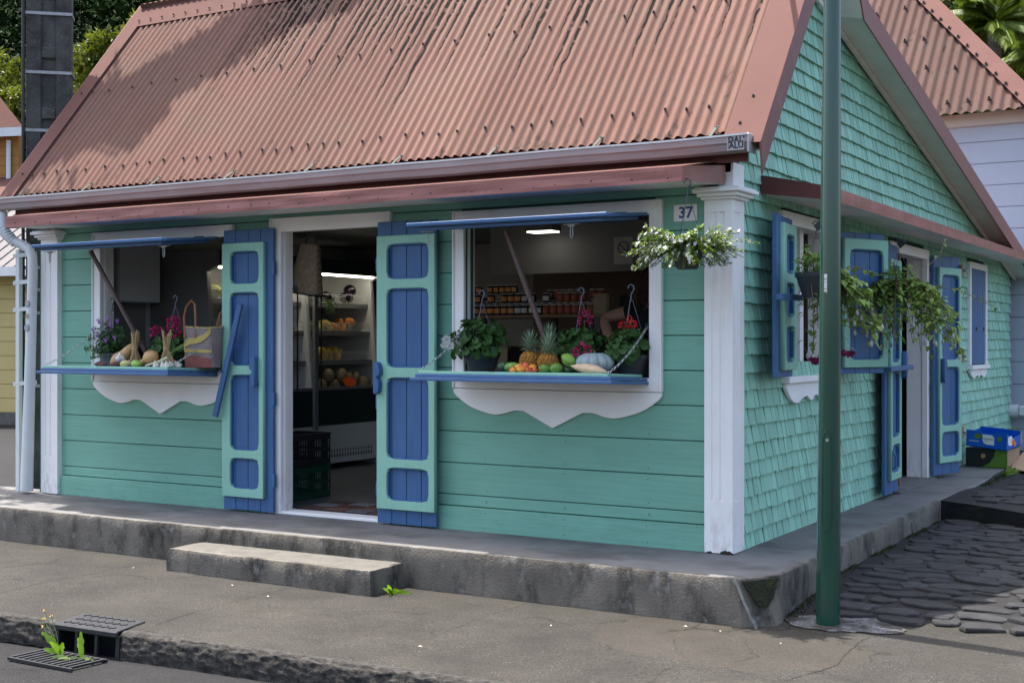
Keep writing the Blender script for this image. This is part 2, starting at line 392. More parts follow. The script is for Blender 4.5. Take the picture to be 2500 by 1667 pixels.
# joints and cracks in the pavement
def crack(pts, w, nm):
    random.seed(len(pts)); P_ = []
    for (a, b) in zip(pts, pts[1:]):
        for k in range(14):
            t = k/14; P_.append((a[0]+(b[0]-a[0])*t+random.gauss(0, .005), a[1]+(b[1]-a[1])*t))
    m = MB()
    for i, (x, y) in enumerate(P_):
        ww = w*(.35+.9*abs(noise.noise(V((x*9, y*9, 2)))))
        z = sw_z(x, y)+.0022; m.v += [V((x-ww, y+ww*.3, z)), V((x+ww, y-ww*.3, z))]
    for i in range(len(P_)-1): m.f.append((2*i, 2*i+1, 2*i+3, 2*i+2))
    return add(nm, m, m_crack, pav)
def sw_z(x, y):
    v = (y-yk(x)-.05)/(-.30-yk(x)-.05); return sw((x+14)/22, v)[2]
m_crack = mat('dirt_filled_joint', (.012, .011, .009), .95, .4, 30)
crack([(-2.506, -2.44), (-2.54, -2.244), (-2.552, -2.067), (-2.55, -1.846), (-2.57, -1.626), (-2.566, -1.442), (-2.587, -1.2)], .004, 'joint')
crack([(-4.02, -2.6), (-4.095, -2.037), (-4.141, -1.834), (-4.09, -1.528), (-4.106, -.9)], .004, 'joint')
crack([(1.09, -.58), (1.026, -.759), (1.039, -.99), (1.043, -1.155), (1.071, -1.354), (1.046, -1.493), (1.01, -1.608), (.982, -1.703), (.969, -1.788), (.95, -2.0), (.93, -2.4)], .0035, 'joint')
crack([(.137, -1.24), (.227, -1.413), (.344, -1.587), (.421, -1.643), (.413, -1.747), (.395, -1.841), (.388, -1.926), (.409, -2.071), (.43, -2.4)], .0022, 'crack')
crack([(-1.0, -.82), (-1.03, -1.3), (-.98, -1.8), (-1.02, -2.5)], .0022, 'joint')
# cobbled lane beside the house
def lz(x, y):
    z = gz(x, y)
    return z
STEPY = lambda x: 3.52-.45*max(0, x-.5)
lane = add('cobbled_lane', MB(True).grid(lambda u, v: (lambda x: (lambda y: (x, y, lz(x, y)+.005-.03*sstep(.06, 0, v)))(-.52-.10*math.sin(x*3)+(STEPY(x)+.15+.52)*v))(.42+4.6*u), 40, 40), m_lane); lane['kind'] = 'structure'
def uz(x, y): return .262-.05*sstep(.5, 2.0, x)+.02*sstep(4.5, 7, y)-.10*sstep(4.4, 5.2, y)*sstep(.45, .7, x)+.10*sstep(5.5, 8, y)*sstep(.45, .7, x)
mb = MB(True).grid(lambda u, v: (lambda x: (lambda y: (x, y, uz(x, y)))(STEPY(x)+(12-STEPY(x))*v))(.49+4.5*u), 30, 40)
mb.smooth = False
def riser(u, v):
    x = .45+4.5*u; return (x, STEPY(x)+.012*noise.noise(V((x*7, v*4, 0))), lz(x, STEPY(x))-.01+(uz(x, STEPY(x))-lz(x, STEPY(x))+.01)*v)
mb.grid(riser, 40, 4)
ul = add('upper_lane', mb, m_lane); ul['kind'] = 'structure'
# cobbles (individual stones, meshes shared)
def cob_mesh(i):
    random.seed(50+i); m = MB(True); n = 9; ph = [random.uniform(.72, 1.14) for _ in range(n)]
    rings = [(1.0, -.5), (1.0, .45), (.94, .88), (.62, 1.0)]
    o = 0
    for r, z in rings:
        for k in range(n):
            t = 2*math.pi*k/n; e = abs(math.cos(t))**.75*math.copysign(1, math.cos(t)); f = abs(math.sin(t))**.75*math.copysign(1, math.sin(t))
            m.v.append(V((e*r*ph[k]*.5, f*r*ph[k]*.5, z+random.uniform(-.08, .08))))
    for i2 in range(3):
        for k in range(n): k2 = (k+1) % n; m.f.append((i2*n+k, i2*n+k2, (i2+1)*n+k2, (i2+1)*n+k))
    m.f.append(tuple(3*n+k for k in range(n)))
    me = m.mesh('cobblestone'); me.materials.append(m_cob); return me
COB = [cob_mesh(i) for i in range(7)]
random.seed(11)
ncob = 0
def cobbles(y0, y1, x0, x1f, zf, parent, dy):
    global ncob
    y = y0
    while y < y1:
        x = x0+random.uniform(0, .15); row = dy*random.uniform(.85, 1.2)
        while x < x1f(y):
            L = random.uniform(.15, .36); yy = y+random.uniform(-.035, .035)
            if yy < STEPY(x+L/2)-.05 if zf is lz else True:
                o = add('cobblestone', random.choice(COB), None, parent, T(x+L/2, yy, zf(x+L/2, yy)+.004) @ RZ(random.uniform(-.3, .3)) @ Matrix.Diagonal((L*1.0, row*random.uniform(.92, 1.3), random.uniform(.009, .018), 1)))
                ncob += 1
            x += L*random.uniform(.94, 1.12)
        y += row*.98
cobbles(-.30, 3.5, .56, lambda y: 1.7+.28*max(0, y+.3), lz, lane, .145)
cobbles(3.75, 7.2, .62, lambda y: 2.1+.25*(y-3), uz, ul, .20)
# concrete platform round the house (top slab lighter, faces grimy)
def platform():
    m = MB(True)
    out = [(-7.6, -.80), (-5.9, -.845), (-3.7, -.83), (-2.0, -.80), (-.6, -.79), (.20, -.79), (.345, -.788), (.42, -.68), (.50, -.56), (.505, -.2), (.50, .66), (.495, 2.0), (.495, 3.49)]
    pts = []
    for i in range(len(out)-1):
        a, b = V((*out[i], 0)), V((*out[i+1], 0)); n = max(1, int((b-a).length/.07))
        pts += [a.lerp(b, k/n) for k in range(n)]
    pts.append(V((*out[-1], 0)))
    n = len(pts); o = 0
    lv = [(.0, -.02, 1), (.0, .08, 1), (.0, .17, 1), (.001, .245, .7), (.007, .264, .4), (.03, .267, 0)]
    for j, (ins, z, rough) in enumerate(lv):
        for i, p in enumerate(pts):
            t = (pts[min(i+1, n-1)]-pts[max(i-1, 0)]).normalized(); nn = V((-t.y, t.x, 0))
            d = noise.fractal(V((p.x*5, p.y*5, z*9)), .8, 2, 4)*.010*rough
            chip = .0
            if z > .2 and p.x < .1: chip = max(0, noise.noise(V((p.x*4.2, p.y*4.2, 5)))-.28)*.035
            co = sstep(.30, .40, p.x)*sstep(-.50, -.62, p.y); k_ = co*max(0, (.20-z)/.22)*(.075+.02*noise.noise(p*20))
            m.v.append(p+nn*(ins+d+chip)+V((.62*k_, -.78*k_, z-chip*.6)))
    for j in range(len(lv)-1):
        for i in range(n-1): m.f.append((j*n+i, j*n+i+1, (j+1)*n+i+1, (j+1)*n+i))
    side = m
    top = MB(True); base = (len(lv)-1)*n
    for i in range(n): top.v.append(side.v[base+i].copy())
    for i in range(n):
        p = pts[i]; top.v.append(V((p.x, .15, .268)) if p.x < -.06 else V((-.06, max(p.y, .15), .268)))
    for i in range(n-1): top.f.append((i, i+1, n+i+1, n+i))
    return side, top
sd, tp = platform()
plat = add('platform', sd, m_concS); plat['kind'] = 'structure'
add('platform_top', tp, m_concT, plat)
# broken corner: pale mortar line and mossy break
mb = MB(); q = [V((.31, -.794, .262)), V((.335, -.795, .235)), V((.355, -.798, .19)), V((.372, -.802, .15)), V((.40, -.806, .10)), V((.415, -.806, .06)), V((.437, -.800, .03)), V((.445, -.795, .0))]
for a_, b_ in zip(q, q[1:]): mb.bar(a_, b_, .009+.006*abs(a_.z-.12)/.12, .012, (0, 1, 0))
add('mortar_line', mb, mat('pale_mortar_line', (.20, .20, .19), .95, .3, 40), plat)
mb = MB(True)
mb.prism([(.352, -.787, .255), (.43, -.672, .256), (.490, -.582, .256), (.482, -.628, .15), (.460, -.680, .10), (.43, -.732, .12)], (.008, -.006, 0))
add('broken_face', mb, mat('mossy_break', (.020, .022, .010), .95, .5, 40, dirt=[((.045,.055,.012), 14, .5, .65, .8)], bump=(60, .02)), plat)
# far stretch of the platform beyond the side door
mb = MB().prism([(-.05, 3.47, .2655), (.497, 3.48, .2655), (.50, 4.2, .2655), (.52, 4.75, .270), (.49, 6.5, .270), (.49, 7.0, .270), (-.05, 7.0, .270)], (0, 0, -.3))
add('platform_far', mb, m_concT, plat, bevel=.015)
# moss along the foot of the platform
random.seed(5); mb = MB()
for i in range(1500):
    y = random.uniform(-.5, 3.3); x = .50+abs(random.gauss(0, .035)); z = gz(x, y)+.006
    if noise.noise(V((y*2.2, 0, 9))) < -.05: continue
    d = rdir(.3); mb.leaf((x, y, z), d, rdir(), random.uniform(.008, .022), .008)
for i in range(500):
    y = random.uniform(5.0, 6.6); mb.leaf((.5+abs(random.gauss(0, .05)), y, uz(.55, y)+.004), rdir(.3), rdir(), random.uniform(.01, .03), .01)
mo = add('moss', mb, m_moss, kind='stuff'); tag(mo, 'green moss and tiny weeds along the foot of the side platform', 'moss')
# entrance step
random.seed(3)
def rough_block(x0, x1, y0, y1, z0, z1, amp, seg=.04):
    m = MB(True); pts = []
    c = [(x0, y1), (x0, y0), (x1, y0), (x1, y1)]
    for i in range(3):
        a, b = V((*c[i], 0)), V((*c[i+1], 0)); n = max(1, int((b-a).length/seg)); pts += [a.lerp(b, k/n) for k in range(n)]
    pts.append(V((*c[3], 0))); n = len(pts); cx = V(((x0+x1)/2, (y0+y1)/2, 0))
    lv = [(0, z0), (0, z0+(z1-z0)*.5), (.001, z1-.018), (.006, z1-.003), (.03, z1)]
    for ins, z in lv:
        for i, p in enumerate(pts):
            dn = V((1 if p.x <= x0+.001 else (-1 if p.x >= x1-.001 else 0), 1 if p.y <= y0+.001 else 0, 0))
            d = noise.fractal(V((p.x*6, p.y*6, z*12)), .8, 2, 4)*amp
            ch = max(0, noise.noise(V((p.x*6, p.y*6, 2)))-.2)*.05 if z > z1-.03 else 0
            m.v.append(p+dn*(ins+d+ch)+V((0, 0, z-ch*.5)))
    for j in range(4):
        for i in range(n-1): m.f.append((j*n+i, j*n+i+1, (j+1)*n+i+1, (j+1)*n+i))
    t = MB(); t.v = [m.v[4*n+i].copy() for i in range(n)]; t.f.append(tuple(range(n)))
    return m, t
a, b = rough_block(-3.73, -1.96, -1.16, -.78, -.02, .158, .012)
st = thing('doorstep', 'low weathered concrete step below the shop doorway', 'step', (-2.85, -1.0, 0))
add('riser', a, m_concS, st); add('tread', b, m_step, st)
# white mortar patch round the lamp post foot
mb = MB(True)
for k in range(120):
    t = 2*math.pi*k/120; r = .25*(1+.30*noise.fractal(V((math.cos(t)*1.2, math.sin(t)*1.2, 4)), .9, 2.1, 4))
    x, y = .84+r*1.25*math.cos(t), -.50+r*.66*math.sin(t); mb.v.append(V((x, y, gz(x, y)+.0065)))
mb.v.append(V((.78, -.5, gz(.78, -.5)+.012)))
for k in range(120): mb.f.append((k, (k+1) % 120, 120))
mp = add('mortar_patch', mb, mat('pale_mortar', (.15, .153, .158), .95, .25, 20, dirt=[((.04,.04,.04), 60, .50, .62, .8), ((.056,.052,.046), 7, .44, .58, .95)], bump=(60, .012), spec=.03)); mp['kind'] = 'structure'
# paler worn patch in the pavement in front of the corner
mb = MB()
pp = []
for k in range(60):
    t = 2*math.pi*k/60; r = 1+.16*noise.fractal(V((math.cos(t)*2, math.sin(t)*2, 8)), .7, 2.2, 4)
    pp.append((.52+.62*r*math.cos(t)-.16*math.sin(t), -1.28+.50*r*math.sin(t)))
mb.poly([(x, y, gz(x, y)+.016) for x, y in pp])
wp = None and add('worn_patch', mb, m_asphalt('pale_worn_pavement', (.070, .063, .054), 42, .5, 210, 1))
# fallen petals and leaves
random.seed(21)
spots = [(-3.95,-1.25),(-2.45,-1.55),(-.55,-1.35),(.12,-1.0),(.32,-1.02),(.70,-1.12),(-.9,-2.15),(-2.9,-1.4)]
for i, (x, y) in enumerate(spots):
    m = MB(); s = random.uniform(.010, .020)
    m.leaf((0, 0, .004), (1, .2, 0), (0, 0, 1), s*1.6, s, .25, .1)
    o = add('fallen_petal', m, mat('pale_petal', (.62, .58, .46), .7, .1, 20) if i == 0 else bpy.data.materials['pale_petal'], None, T(x, y, gz(x, y)+.012) @ RZ(random.uniform(0, 6)))
    tag(o, 'small pale petal lying on the grey pavement', 'petal', 'fallen petals on the pavement')
# ------------------------------------------------------------------ storm drain
dr = thing('storm_drain', 'black cast iron kerb drain with studded lid and road grate', 'drain', (-2.78, -2.7, -.1))
mb = MB()
yA = lambda x: yk(x)-.012
mb.prism([(DR0+.0, yA(DR0), -.004), (DR1, yA(DR1), -.004), (DR1-.06, -2.42, .0), (DR0-.06, -2.45, .0)], (0, 0, .010))
lid = add('lid', mb, m_iron, dr, bevel=.004)
for r in range(3):
    for c in range(7):
        u = (c+.5+(.25 if r % 2 else 0))/7.4; v = (r+.6)/3.2
        x = DR0+.03+(DR1-DR0-.06)*u-.05*v; y = yA(x)+.27*v; z = .007+.004*v
        m = MB(); m.obox((x, y, z), (.021,.004,0), (-.001,.006,0), (0,0,.0035)); m.obox((x, y, z), (.005,-.001,0), (.004,.022,0), (0,0,.003))
        add('stud', m, m_iron, dr)
mb = MB(); mb.prism([(DR0, yA(DR0)-.006, -.03), (DR1, yA(DR1)-.006, -.03), (DR1, yA(DR1)+.012, -.03), (DR0, yA(DR0)+.012, -.03)], (0, 0, .034)); add('lid_lip', mb, m_iron, dr, bevel=.006)
mb = MB(); mb.box(DR0, DR1, -2.47, -2.45, -.35, -.02); mb.box(DR0-.012, DR0, -2.68, -2.43, -.35, -.02); mb.box(DR1, DR1+.012, -2.68, -2.43, -.35, -.02); add('cavity', mb, m_black, dr)
for x in (DR0+.012, DR0+.16, DR0+.31, DR1-.012):
    m = MB(); m.bar((x, yA(x)+.012, -.145), (x+.008, yA(x)+.012, -.03), .016, .02); add('divider', m, m_iron, dr)
mb = MB(); mb.box(DR0-.03, DR1+.0, -3.0, -2.985, -.146, -.130); mb.box(DR0-.03, DR1, -2.765, -2.75, -.146, -.130); add('grate_frame', mb, m_iron, dr)
for k in range(11):
    x = DR0-.02+k*.0465; m = MB(); m.bar((x, -2.985, -.134), (x+.02, -2.765, -.134), .018, .012); add('grate_bar', m, m_iron, dr)
# ================================================================== HOUSE
house = thing('shop_house', 'turquoise wooden corner shop with red corrugated roof and blue shutters', 'house', (-3.2, 1.0, .27))
XL, XR = -6.20, -.175        # board wall between the pilasters
# ------------------------------------------------------------------ front wall boards
OPEN = [(-5.70, -4.25, 1.33, 2.44), (-3.70, -2.72, .20, 2.46), (-2.00, -.56, 1.33, 2.44)]
zs = [.262, .436, .516]+[.516+.2245*k for k in range(1, 9)]+[2.536, 2.66]
mb = MB()
for x0, x1, z0, z1 in [(-6.5, -5.70, .25, 2.62), (-4.25, -3.70, .25, 2.62), (-2.72, -2.0, .25, 2.62), (-.56, 0, .25, 2.62), (-5.70, -4.25, .25, 1.33), (-2.0, -.56, .25, 1.33), (-5.70, -4.25, 2.44, 2.62), (-3.70, -2.72, 2.46, 2.62), (-2.0, -.56, 2.44, 2.62)]:
    mb.box(x0, x1, .0135, .11, z0, z1)
mb.box(-6.5, 0, .05, .11, 2.6215, 2.95)
fw = add('front_wall', mb, m_gap, house)
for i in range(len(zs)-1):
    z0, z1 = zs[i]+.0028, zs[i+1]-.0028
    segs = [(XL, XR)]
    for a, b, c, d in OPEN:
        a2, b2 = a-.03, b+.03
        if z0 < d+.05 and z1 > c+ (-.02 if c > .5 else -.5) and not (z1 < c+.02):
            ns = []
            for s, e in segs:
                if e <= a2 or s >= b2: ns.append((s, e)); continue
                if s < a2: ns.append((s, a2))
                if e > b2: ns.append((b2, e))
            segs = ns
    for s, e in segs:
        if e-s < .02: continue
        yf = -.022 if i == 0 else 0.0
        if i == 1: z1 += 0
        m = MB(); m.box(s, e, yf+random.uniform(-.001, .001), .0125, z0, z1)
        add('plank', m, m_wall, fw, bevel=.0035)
# nail heads, too small to pick apart
nh = MB(); random.seed(4)
for i in range(len(zs)-2):
    x = XL+.04
    while x < XR:
        for dz in (.035, zs[i+1]-zs[i]-.035):
            z_ = zs[i]+dz; xx = x+random.uniform(-.008, .008)
            if any(a-.12 < xx < b+.12 and c-.3*(c > .5) < z_ < d+.12 for a, b, c, d in OPEN): continue
            y_ = -.0235 if i == 0 else -.0015; o = len(nh.v)
            nh.v += [V((xx+.0042*math.cos(k*1.047), y_, z_+.0042*math.sin(k*1.047))) for k in range(6)]; nh.f.append(tuple(range(o+5, o-1, -1)))
        x += .62
add('nail_heads', nh, m_gap, fw, kind='stuff')
# ------------------------------------------------------------------ pilasters
def pilaster(x0, x1, name, right):
    ztop = 2.49
    poly = []
    y0 = -.05
    fl = []
    # fluted front face: outline in plan with two (or one) shallow grooves, plain foot
    cx = [x0+(x1-x0)*k for k in (.33, .62)]
    def plan(groove):
        p = [(x0, .06), (x0, y0)]
        for c in cx:
            p += [(c-.016, y0), (c-.010, y0+groove), (c+.010, y0+groove), (c+.016, y0)]
        p += [(x1, y0)]
        if right: p += [(x1, -.005), (x1-groove, .0), (x1-groove, .02), (x1, .025), (x1, .045), (x1-groove, .05), (x1-groove, .07), (x1, .075), (x1, .155)]
        else: p += [(x1, .06)]
        if right: p += [(x0, .155)]
        return p
    m = MB(); m.prism([(x, y, .30+.3) for x, y in plan(.009)], (0, 0, ztop-.68-.0))
    m.prism([(x, y, .272) for x, y in plan(.0)], (0, 0, .328)); m.prism([(x, y, ztop-.0799) for x, y in plan(0)], (0, 0, .08))
    p = add(name, m, m_white, house, bevel=.002)
    m = MB()
    e = .155 if right else .06
    for k, (o, za, zb) in enumerate([(.022, 2.49, 2.508), (.045, 2.508, 2.532), (.072, 2.532, 2.556), (.058, 2.556, 2.566)]):
        xr = x1+o if right else x1+o*.75
        m.prism([(x0-o*.75, -.05-o, za), (xr, -.05-o, za), (xr, e+ (o if right else 0), za), (x0-o*.75, e+(o if right else 0), za)], (0, 0, zb-za-.0005))
    add('capital', m, m_whitew, p, bevel=.003)
    m = MB(); m.box(x1-.10, x1-.002, -.035, e, 2.566, 2.72); add('post_block', m, m_white, p, bevel=.003)
    return p
pilaster(-.172, .018, 'pilaster', True)
pilaster(-6.41, -6.195, 'pilaster', False)
# rotten nicks at the foot of the corner pilaster
m = MB()
for x, r in ((-.145, .010), (-.13, .012), (-.05, .016), (-.03, .022), (-.005, .02), (.012, .012)):
    m.blob((x, -.0505, .270), (r, .003, r*1.1), 8, 5)
add('rot_patch', m, mat('rotten_wood', (.03, .026, .022), .95, .4, 40), bpy.data.objects['pilaster'])
# ------------------------------------------------------------------ window and door frames on the front
def frame(x0, x1, z0, z1, w, name, y=-.028, bottom=True, parent=None):
    m = MB()
    m.prism([(x0, y, z1), (x1, y, z1), (x1-w, y, z1-w), (x0+w, y, z1-w)], (0, .03, 0))
    m.prism([(x0, y, z0), (x0, y, z1), (x0+w, y, z1-w), (x0+w, y, z0+(w if bottom else 0))], (0, .03, 0))
    m.prism([(x1, y, z1), (x1, y, z0), (x1-w, y, z0+(w if bottom else 0)), (x1-w, y, z1-w)], (0, .03, 0))
    if bottom: m.prism([(x1, y, z0), (x0, y, z0), (x0+w, y, z0+w), (x1-w, y, z0+w)], (0, .03, 0))
    f = add(name, m, m_white, house, bevel=.004)
    m = MB()   # outer raised moulding
    t = .014
    m.box(x0, x1, y-.012, y-.0005, z1-t, z1); m.box(x0, x0+t, y-.012, y-.0005, z0, z1-t-.0003); m.box(x1-t, x1, y-.012, y-.0005, z0, z1-t-.0003)
    add('moulding', m, m_white, f, bevel=.003)
    m = MB(); j = .018   # reveal lining
    a, b, c, d = x0+w-.012, x1-w+.012, z0+(w-.012 if bottom else 0), z1-w+.012
    m.box(a-j, a, .0025, .135, c, d); m.box(b, b+j, .0025, .135, c, d); m.box(a-j, b+j, .0025, .135, d, d+j)
    if bottom: m.box(a-j, b+j, .0025, .16, c-j, c)
    add('reveal', m, m_white, f, bevel=.002)
    m = MB(); q = .03   # inner stop bead
    m.box(a, a+.012, .03, .06, c, d); m.box(b-.012, b, .03, .06, c, d)
    add('stop_bead', m, m_white, f)
    return f
def smooth_curve(pts, n=8):
    out = []
    for i in range(len(pts)-1):
        p0 = pts[max(i-1, 0)]; p1 = pts[i]; p2 = pts[i+1]; p3 = pts[min(i+2, len(pts)-1)]
        for k in range(n):
            t = k/n; out.append(tuple(.5*((2*p1[a])+(-p0[a]+p2[a])*t+(2*p0[a]-5*p1[a]+4*p2[a]-p3[a])*t*t+(-p0[a]+3*p1[a]-3*p2[a]+p3[a])*t**3) for a in (0, 1)))
    out.append(pts[-1]); return out
def apron(parent, x0, x1, zt, M=None, s=1.0):
    W = x1-x0; cx = (x0+x1)/2
    half = smooth_curve([(0, 0), (.012, -.045), (.09, -.125), (.19, -.172), (.25, -.170), (.31, -.145), (.36, -.146)], 6)+[(.5, -.255)]
    k = W
    L = [(x0+k*a, zt+b*s) for a, b in half]; Rr = [(x1-k*a, zt+b*s) for a, b in reversed(half[:-1])]
    pts = L+Rr
    me = plate(pts, [], .022, .003, FRONT(0, -.014, 0))
    return add('apron_board', me, m_white, parent)
w1 = frame(-2.086, -.473, 1.272, 2.516, .092, 'window_frame'); apron(w1, -2.084, -.475, 1.268)
w2 = frame(-5.778, -4.172, 1.262, 2.526, .092, 'window_frame'); apron(w2, -5.776, -4.174, 1.258)
df = frame(-3.786, -2.632, .268, 2.550, .105, 'door_frame', bottom=False)
m = MB(); m.box(-3.70, -2.72, -.02, .14, .2685, .292); add('threshold', m, m_whitew, df, bevel=.004)
# ------------------------------------------------------------------ window flaps
def chain(p, q, parent, n=None, sag=.03):
    p, q = V(p), V(q); L = (q-p).length; n = int(L/.028); m = MB(True); pts = []
    f = lambda t: p.lerp(q, t)+V((0, 0, -sag*4*t*(1-t)))
    for i in range(n):
        a = f(i/n); b = f((i+1)/n); d = (b-a).normalized(); u = d.cross(V((0, 1, .3))).normalized()
        if i % 2: u = d.cross(u).normalized()
        c = (a+b)/2; l = (b-a).length*.62; ww = .0075; loop = []
        for k in range(11):
            t = 2*math.pi*k/10; x = math.cos(t); loop.append(c+d*(l*.5*x + math.copysign(l*.22, x)*min(1, abs(x)*3))+u*ww*math.sin(t))
        m.tube(loop, .0022, 5, False)
    return add('chain', m, m_chain, parent)
def flap(x0, x1, zh, zf, yf, up, nm):
    d = V((0, yf+.02, zf-zh)); L = d.length; d.normalize(); nrm = V((0, -d.z, d.y)); nrm = nrm if nrm.z > 0 else -nrm
    o = V((0, -.02, zh)); X = V((1, 0, 0))
    th = .024
    # plank board (blue) with tongue joints
    P = 4; wd = L/P
    m = MB(); m.obox(o+d*(L-.03)+X*(x0+x1)/2+nrm*0, X*(x1-x0)/2, d*.03, nrm*th/2)
    par = add(nm, m, m_blue2, house, bevel=.003)
    for k in range(P):
        a = k*wd; b = (k+1)*wd-(.062 if k == P-1 else .003)
        m = MB(); m.obox(o+d*(a+b)/2+X*(x0+x1)/2, X*((x1-x0)/2-.0005*k), d*(b-a)/2, nrm*(th/2-.0015))
        add('plank', m, m_blue2, par, bevel=.002)
    return par, o, d, nrm, L, X
for (x0, x1, tag_) in ((-2.06, -.575, 'r'), (-5.81, -4.335, 'l')):
    par, o, d, nrm, L, X = flap(x0, x1, 2.428, 2.372, -.61, True, 'upper_flap')
    cx = (x0+x1)/2
    # outside cover strip on top of the front, battens underneath (mint side faces down when propped)
    m = MB(); m.obox(o+d*(L+.006)+X*cx+nrm*.006, X*((x1-x0)/2+.004), d*.010, nrm*.012); add('drip_edge', m, m_blue2, par, bevel=.003)
    m = MB()
    for t in (.08, L-.07): m.obox(o+d*t+X*cx-nrm*.024, X*((x1-x0)/2-.05), d*.04, nrm*.0115)
    for xx in (x0+.09, x1-.09): m.obox(o+d*L/2+X*xx-nrm*.0236, X*.04, d*(L/2-.115), nrm*.0115)
    add('batten_frame', m, m_blue2, par, bevel=.003)
    for xx in (x0+.22, x1-.2):
        m = MB(); m.obox(o+X*xx+nrm*.014, X*.05, d*.02, nrm*.003); m.cyl(V((xx-.05, -.028, 2.44)), V((xx+.05, -.028, 2.44)), .008, n=8); add('hinge', m, m_blue2, par)
    for xx in ((x1-.29,) if tag_ == 'r' else (x0+.10, x1-.08)):
        m = MB(); c = o+d*(L-.08)+X*xx-nrm*.045
        m.obox(c, X*.055, d*.012, nrm*.003); m.obox(c+V((0, 0, -.006)), X*.022, d*.008, nrm*.008)
        m.tube([c+V((-.008, 0, -.01)), c+V((-.009, 0, -.075)), c+V((0, 0, -.088)), c+V((.009, 0, -.075)), c+V((.008, 0, -.01))], .0035, 6); add('hasp', m, m_metal, par)
    if tag_ == 'r':
        m = MB(); c = o+d*(L-.08)+X*(x0+.10)-nrm*.045; m.obox(c, X*.05, d*.012, nrm*.003); m.tube([c+V((0, 0, -.01)), c+V((.01, 0, -.08)), c+V((.04, 0, -.09))], .0035, 6); add('hasp', m, m_metal, par)
    lo, lo_o, ld, ln, lL, X = flap(x0+.02, x1+.0, 1.352, 1.372, -.56, False, 'lower_flap')
    m = MB()   # mint inner frame, now the upper face
    for t in (.055, lL-.055): m.obox(lo_o+ld*t+X*cx+ln*.022, X*((x1-x0)/2-.03), ld*.035, ln*.010)
    for xx in (x0+.09, x1-.06): m.obox(lo_o+ld*lL/2+X*xx+ln*.0217, X*.035, ld*(lL/2-.095), ln*.010)
    add('mint_frame', m, m_mint, lo, bevel=.003)
    m = MB(); m.obox(lo_o+ld*lL/2+X*cx+ln*.0135, X*((x1-x0)/2-.09), ld*(lL/2-.09), ln*.0025); add('inner_board', m, m_blue2, lo)
    m = MB(); m.obox(lo_o+ld*(lL+.004)+X*cx-ln*.0235, X*((x1-x0)/2+.012), ld*.012, ln*.0105); m.obox(lo_o+ld*(lL*.5)+X*(x1-.01)-ln*.0235, X*.022, ld*(lL*.5-.012), ln*.0105); add('edge_strip', m, m_blue2, lo, bevel=.003)
    for xx in (x0+.15, x1-.15):
        m = MB(); m.obox(lo_o+X*xx-ln*.02, X*.05, ld*.03, ln*.004); add('hinge', m, m_blue2, lo)
    f0 = lo_o+ld*(lL-.03)+ln*.035
    chain((x1-.005, -.012, 1.70), (x1-.03, f0.y, f0.z), lo); chain((x0+.075, -.012, 1.70), (x0+.035, f0.y, f0.z), lo)
    for xx in (x1-.005, x0+.075):
        m = MB(True); m.tube([(xx-.012, -.02, 1.70), (xx-.006, -.03, 1.715), (xx+.006, -.03, 1.715), (xx+.012, -.02, 1.70), (xx+.004, -.028, 1.685), (xx-.012, -.02, 1.70)], .003, 5); add('eye_hook', m, m_dmetal, lo)
# prop sticks
for p, q, lab in (((-1.468, -.33, 2.345), (-1.21, -.12, 1.43), 'brown weathered wooden stick propping the flap above the pineapples'), ((-5.455, -.33, 2.345), (-4.98, -.12, 1.43), 'brown weathered wooden stick propping the flap above the woven bag')):
    m = MB(); m.bar(p, q, .028, .028, (0, 1, 0)); o = add('prop_stick', m, m_wood, bevel=.003); tag(o, lab, 'stick', 'sticks propping the flaps')
# ------------------------------------------------------------------ shutters (doors and side window)
def notch(x0, x1, z0, z1, c=.035, s=6):
    """opening with the photo's stepped and curved corners"""
    pts = []
    def corner(px, pz, sx, sz):
        # step, then a shallow quarter curve
        seq = [(0, c*1.35), (c*.18, c*1.30)]
        seq += [(c*.18+c*.10*math.sin(t), c*1.30) for t in (0,)]
        seq = [(0, c*1.9), (c*.10, c*1.2), (c*.30, c*.62), (c*.34, c*.34), (c*.62, c*.30), (c*1.2, c*.10), (c*1.9, 0)]
        return [(px+sx*a, pz+sz*b) for a, b in seq]
    pts += corner(x0, z0, 1, 1)+list(reversed(corner(x1, z0, -1, 1)))+corner(x1, z1, -1, -1)+list(reversed(corner(x0, z1, 1, -1)))
    return pts
def shutter(name, M, W, H, frame_x, frame_z, opens, hinge_left, planks=4, handle=None):
    """local: x 0..W along leaf, z up from 0, front face towards -y; M places it in the world"""
    me = plate([(frame_x[0], frame_z[0]), (frame_x[1], frame_z[0]), (frame_x[1], frame_z[1]), (frame_x[0], frame_z[1])], [notch(a, b, c, d) for a, b, c, d in opens], .030, .004, RX(R(90)))
    me.transform(T(0, -.030, 0))
    par = add(name, me, m_mint, house, M)
    w = W/planks
    for k in range(planks):
        m = MB(); m.box(k*w+.0022, (k+1)*w-.0022, -.0145, .014, random.uniform(0, .006), H+random.uniform(-.003, .003))
        add('plank', m, m_blue, par, M, bevel=.003)
    m = MB(); m.box(.004, W-.004, .0, .012, .01, H-.01); add('backing', m, m_blue, par, M)
    # blue reveal inside each opening
    for a, b, c, d in opens:
        t = .010; m = MB()
        m.box(a-.001, a+t, -.040, -.0148, c+.03, d-.03); m.box(b-t, b+.001, -.040, -.0148, c+.03, d-.03); m.box(a+.03, b-.03, -.040, -.0148, c-.001, c+t); m.box(a+.03, b-.03, -.040, -.0148, d-t, d+.001)
        add('panel_bead', m, m_blue, par, M, bevel=.003)
    hx = 0 if hinge_left else W
    for z in ([.25, H*.40, H*.86] if H > 1.5 else [.15, H-.15]):
        m = MB(); m.box(hx-.012, hx+.012, -.02, .012, z-.05, z+.05); add('hinge', m, m_blue, par, M, bevel=.003)
    return par
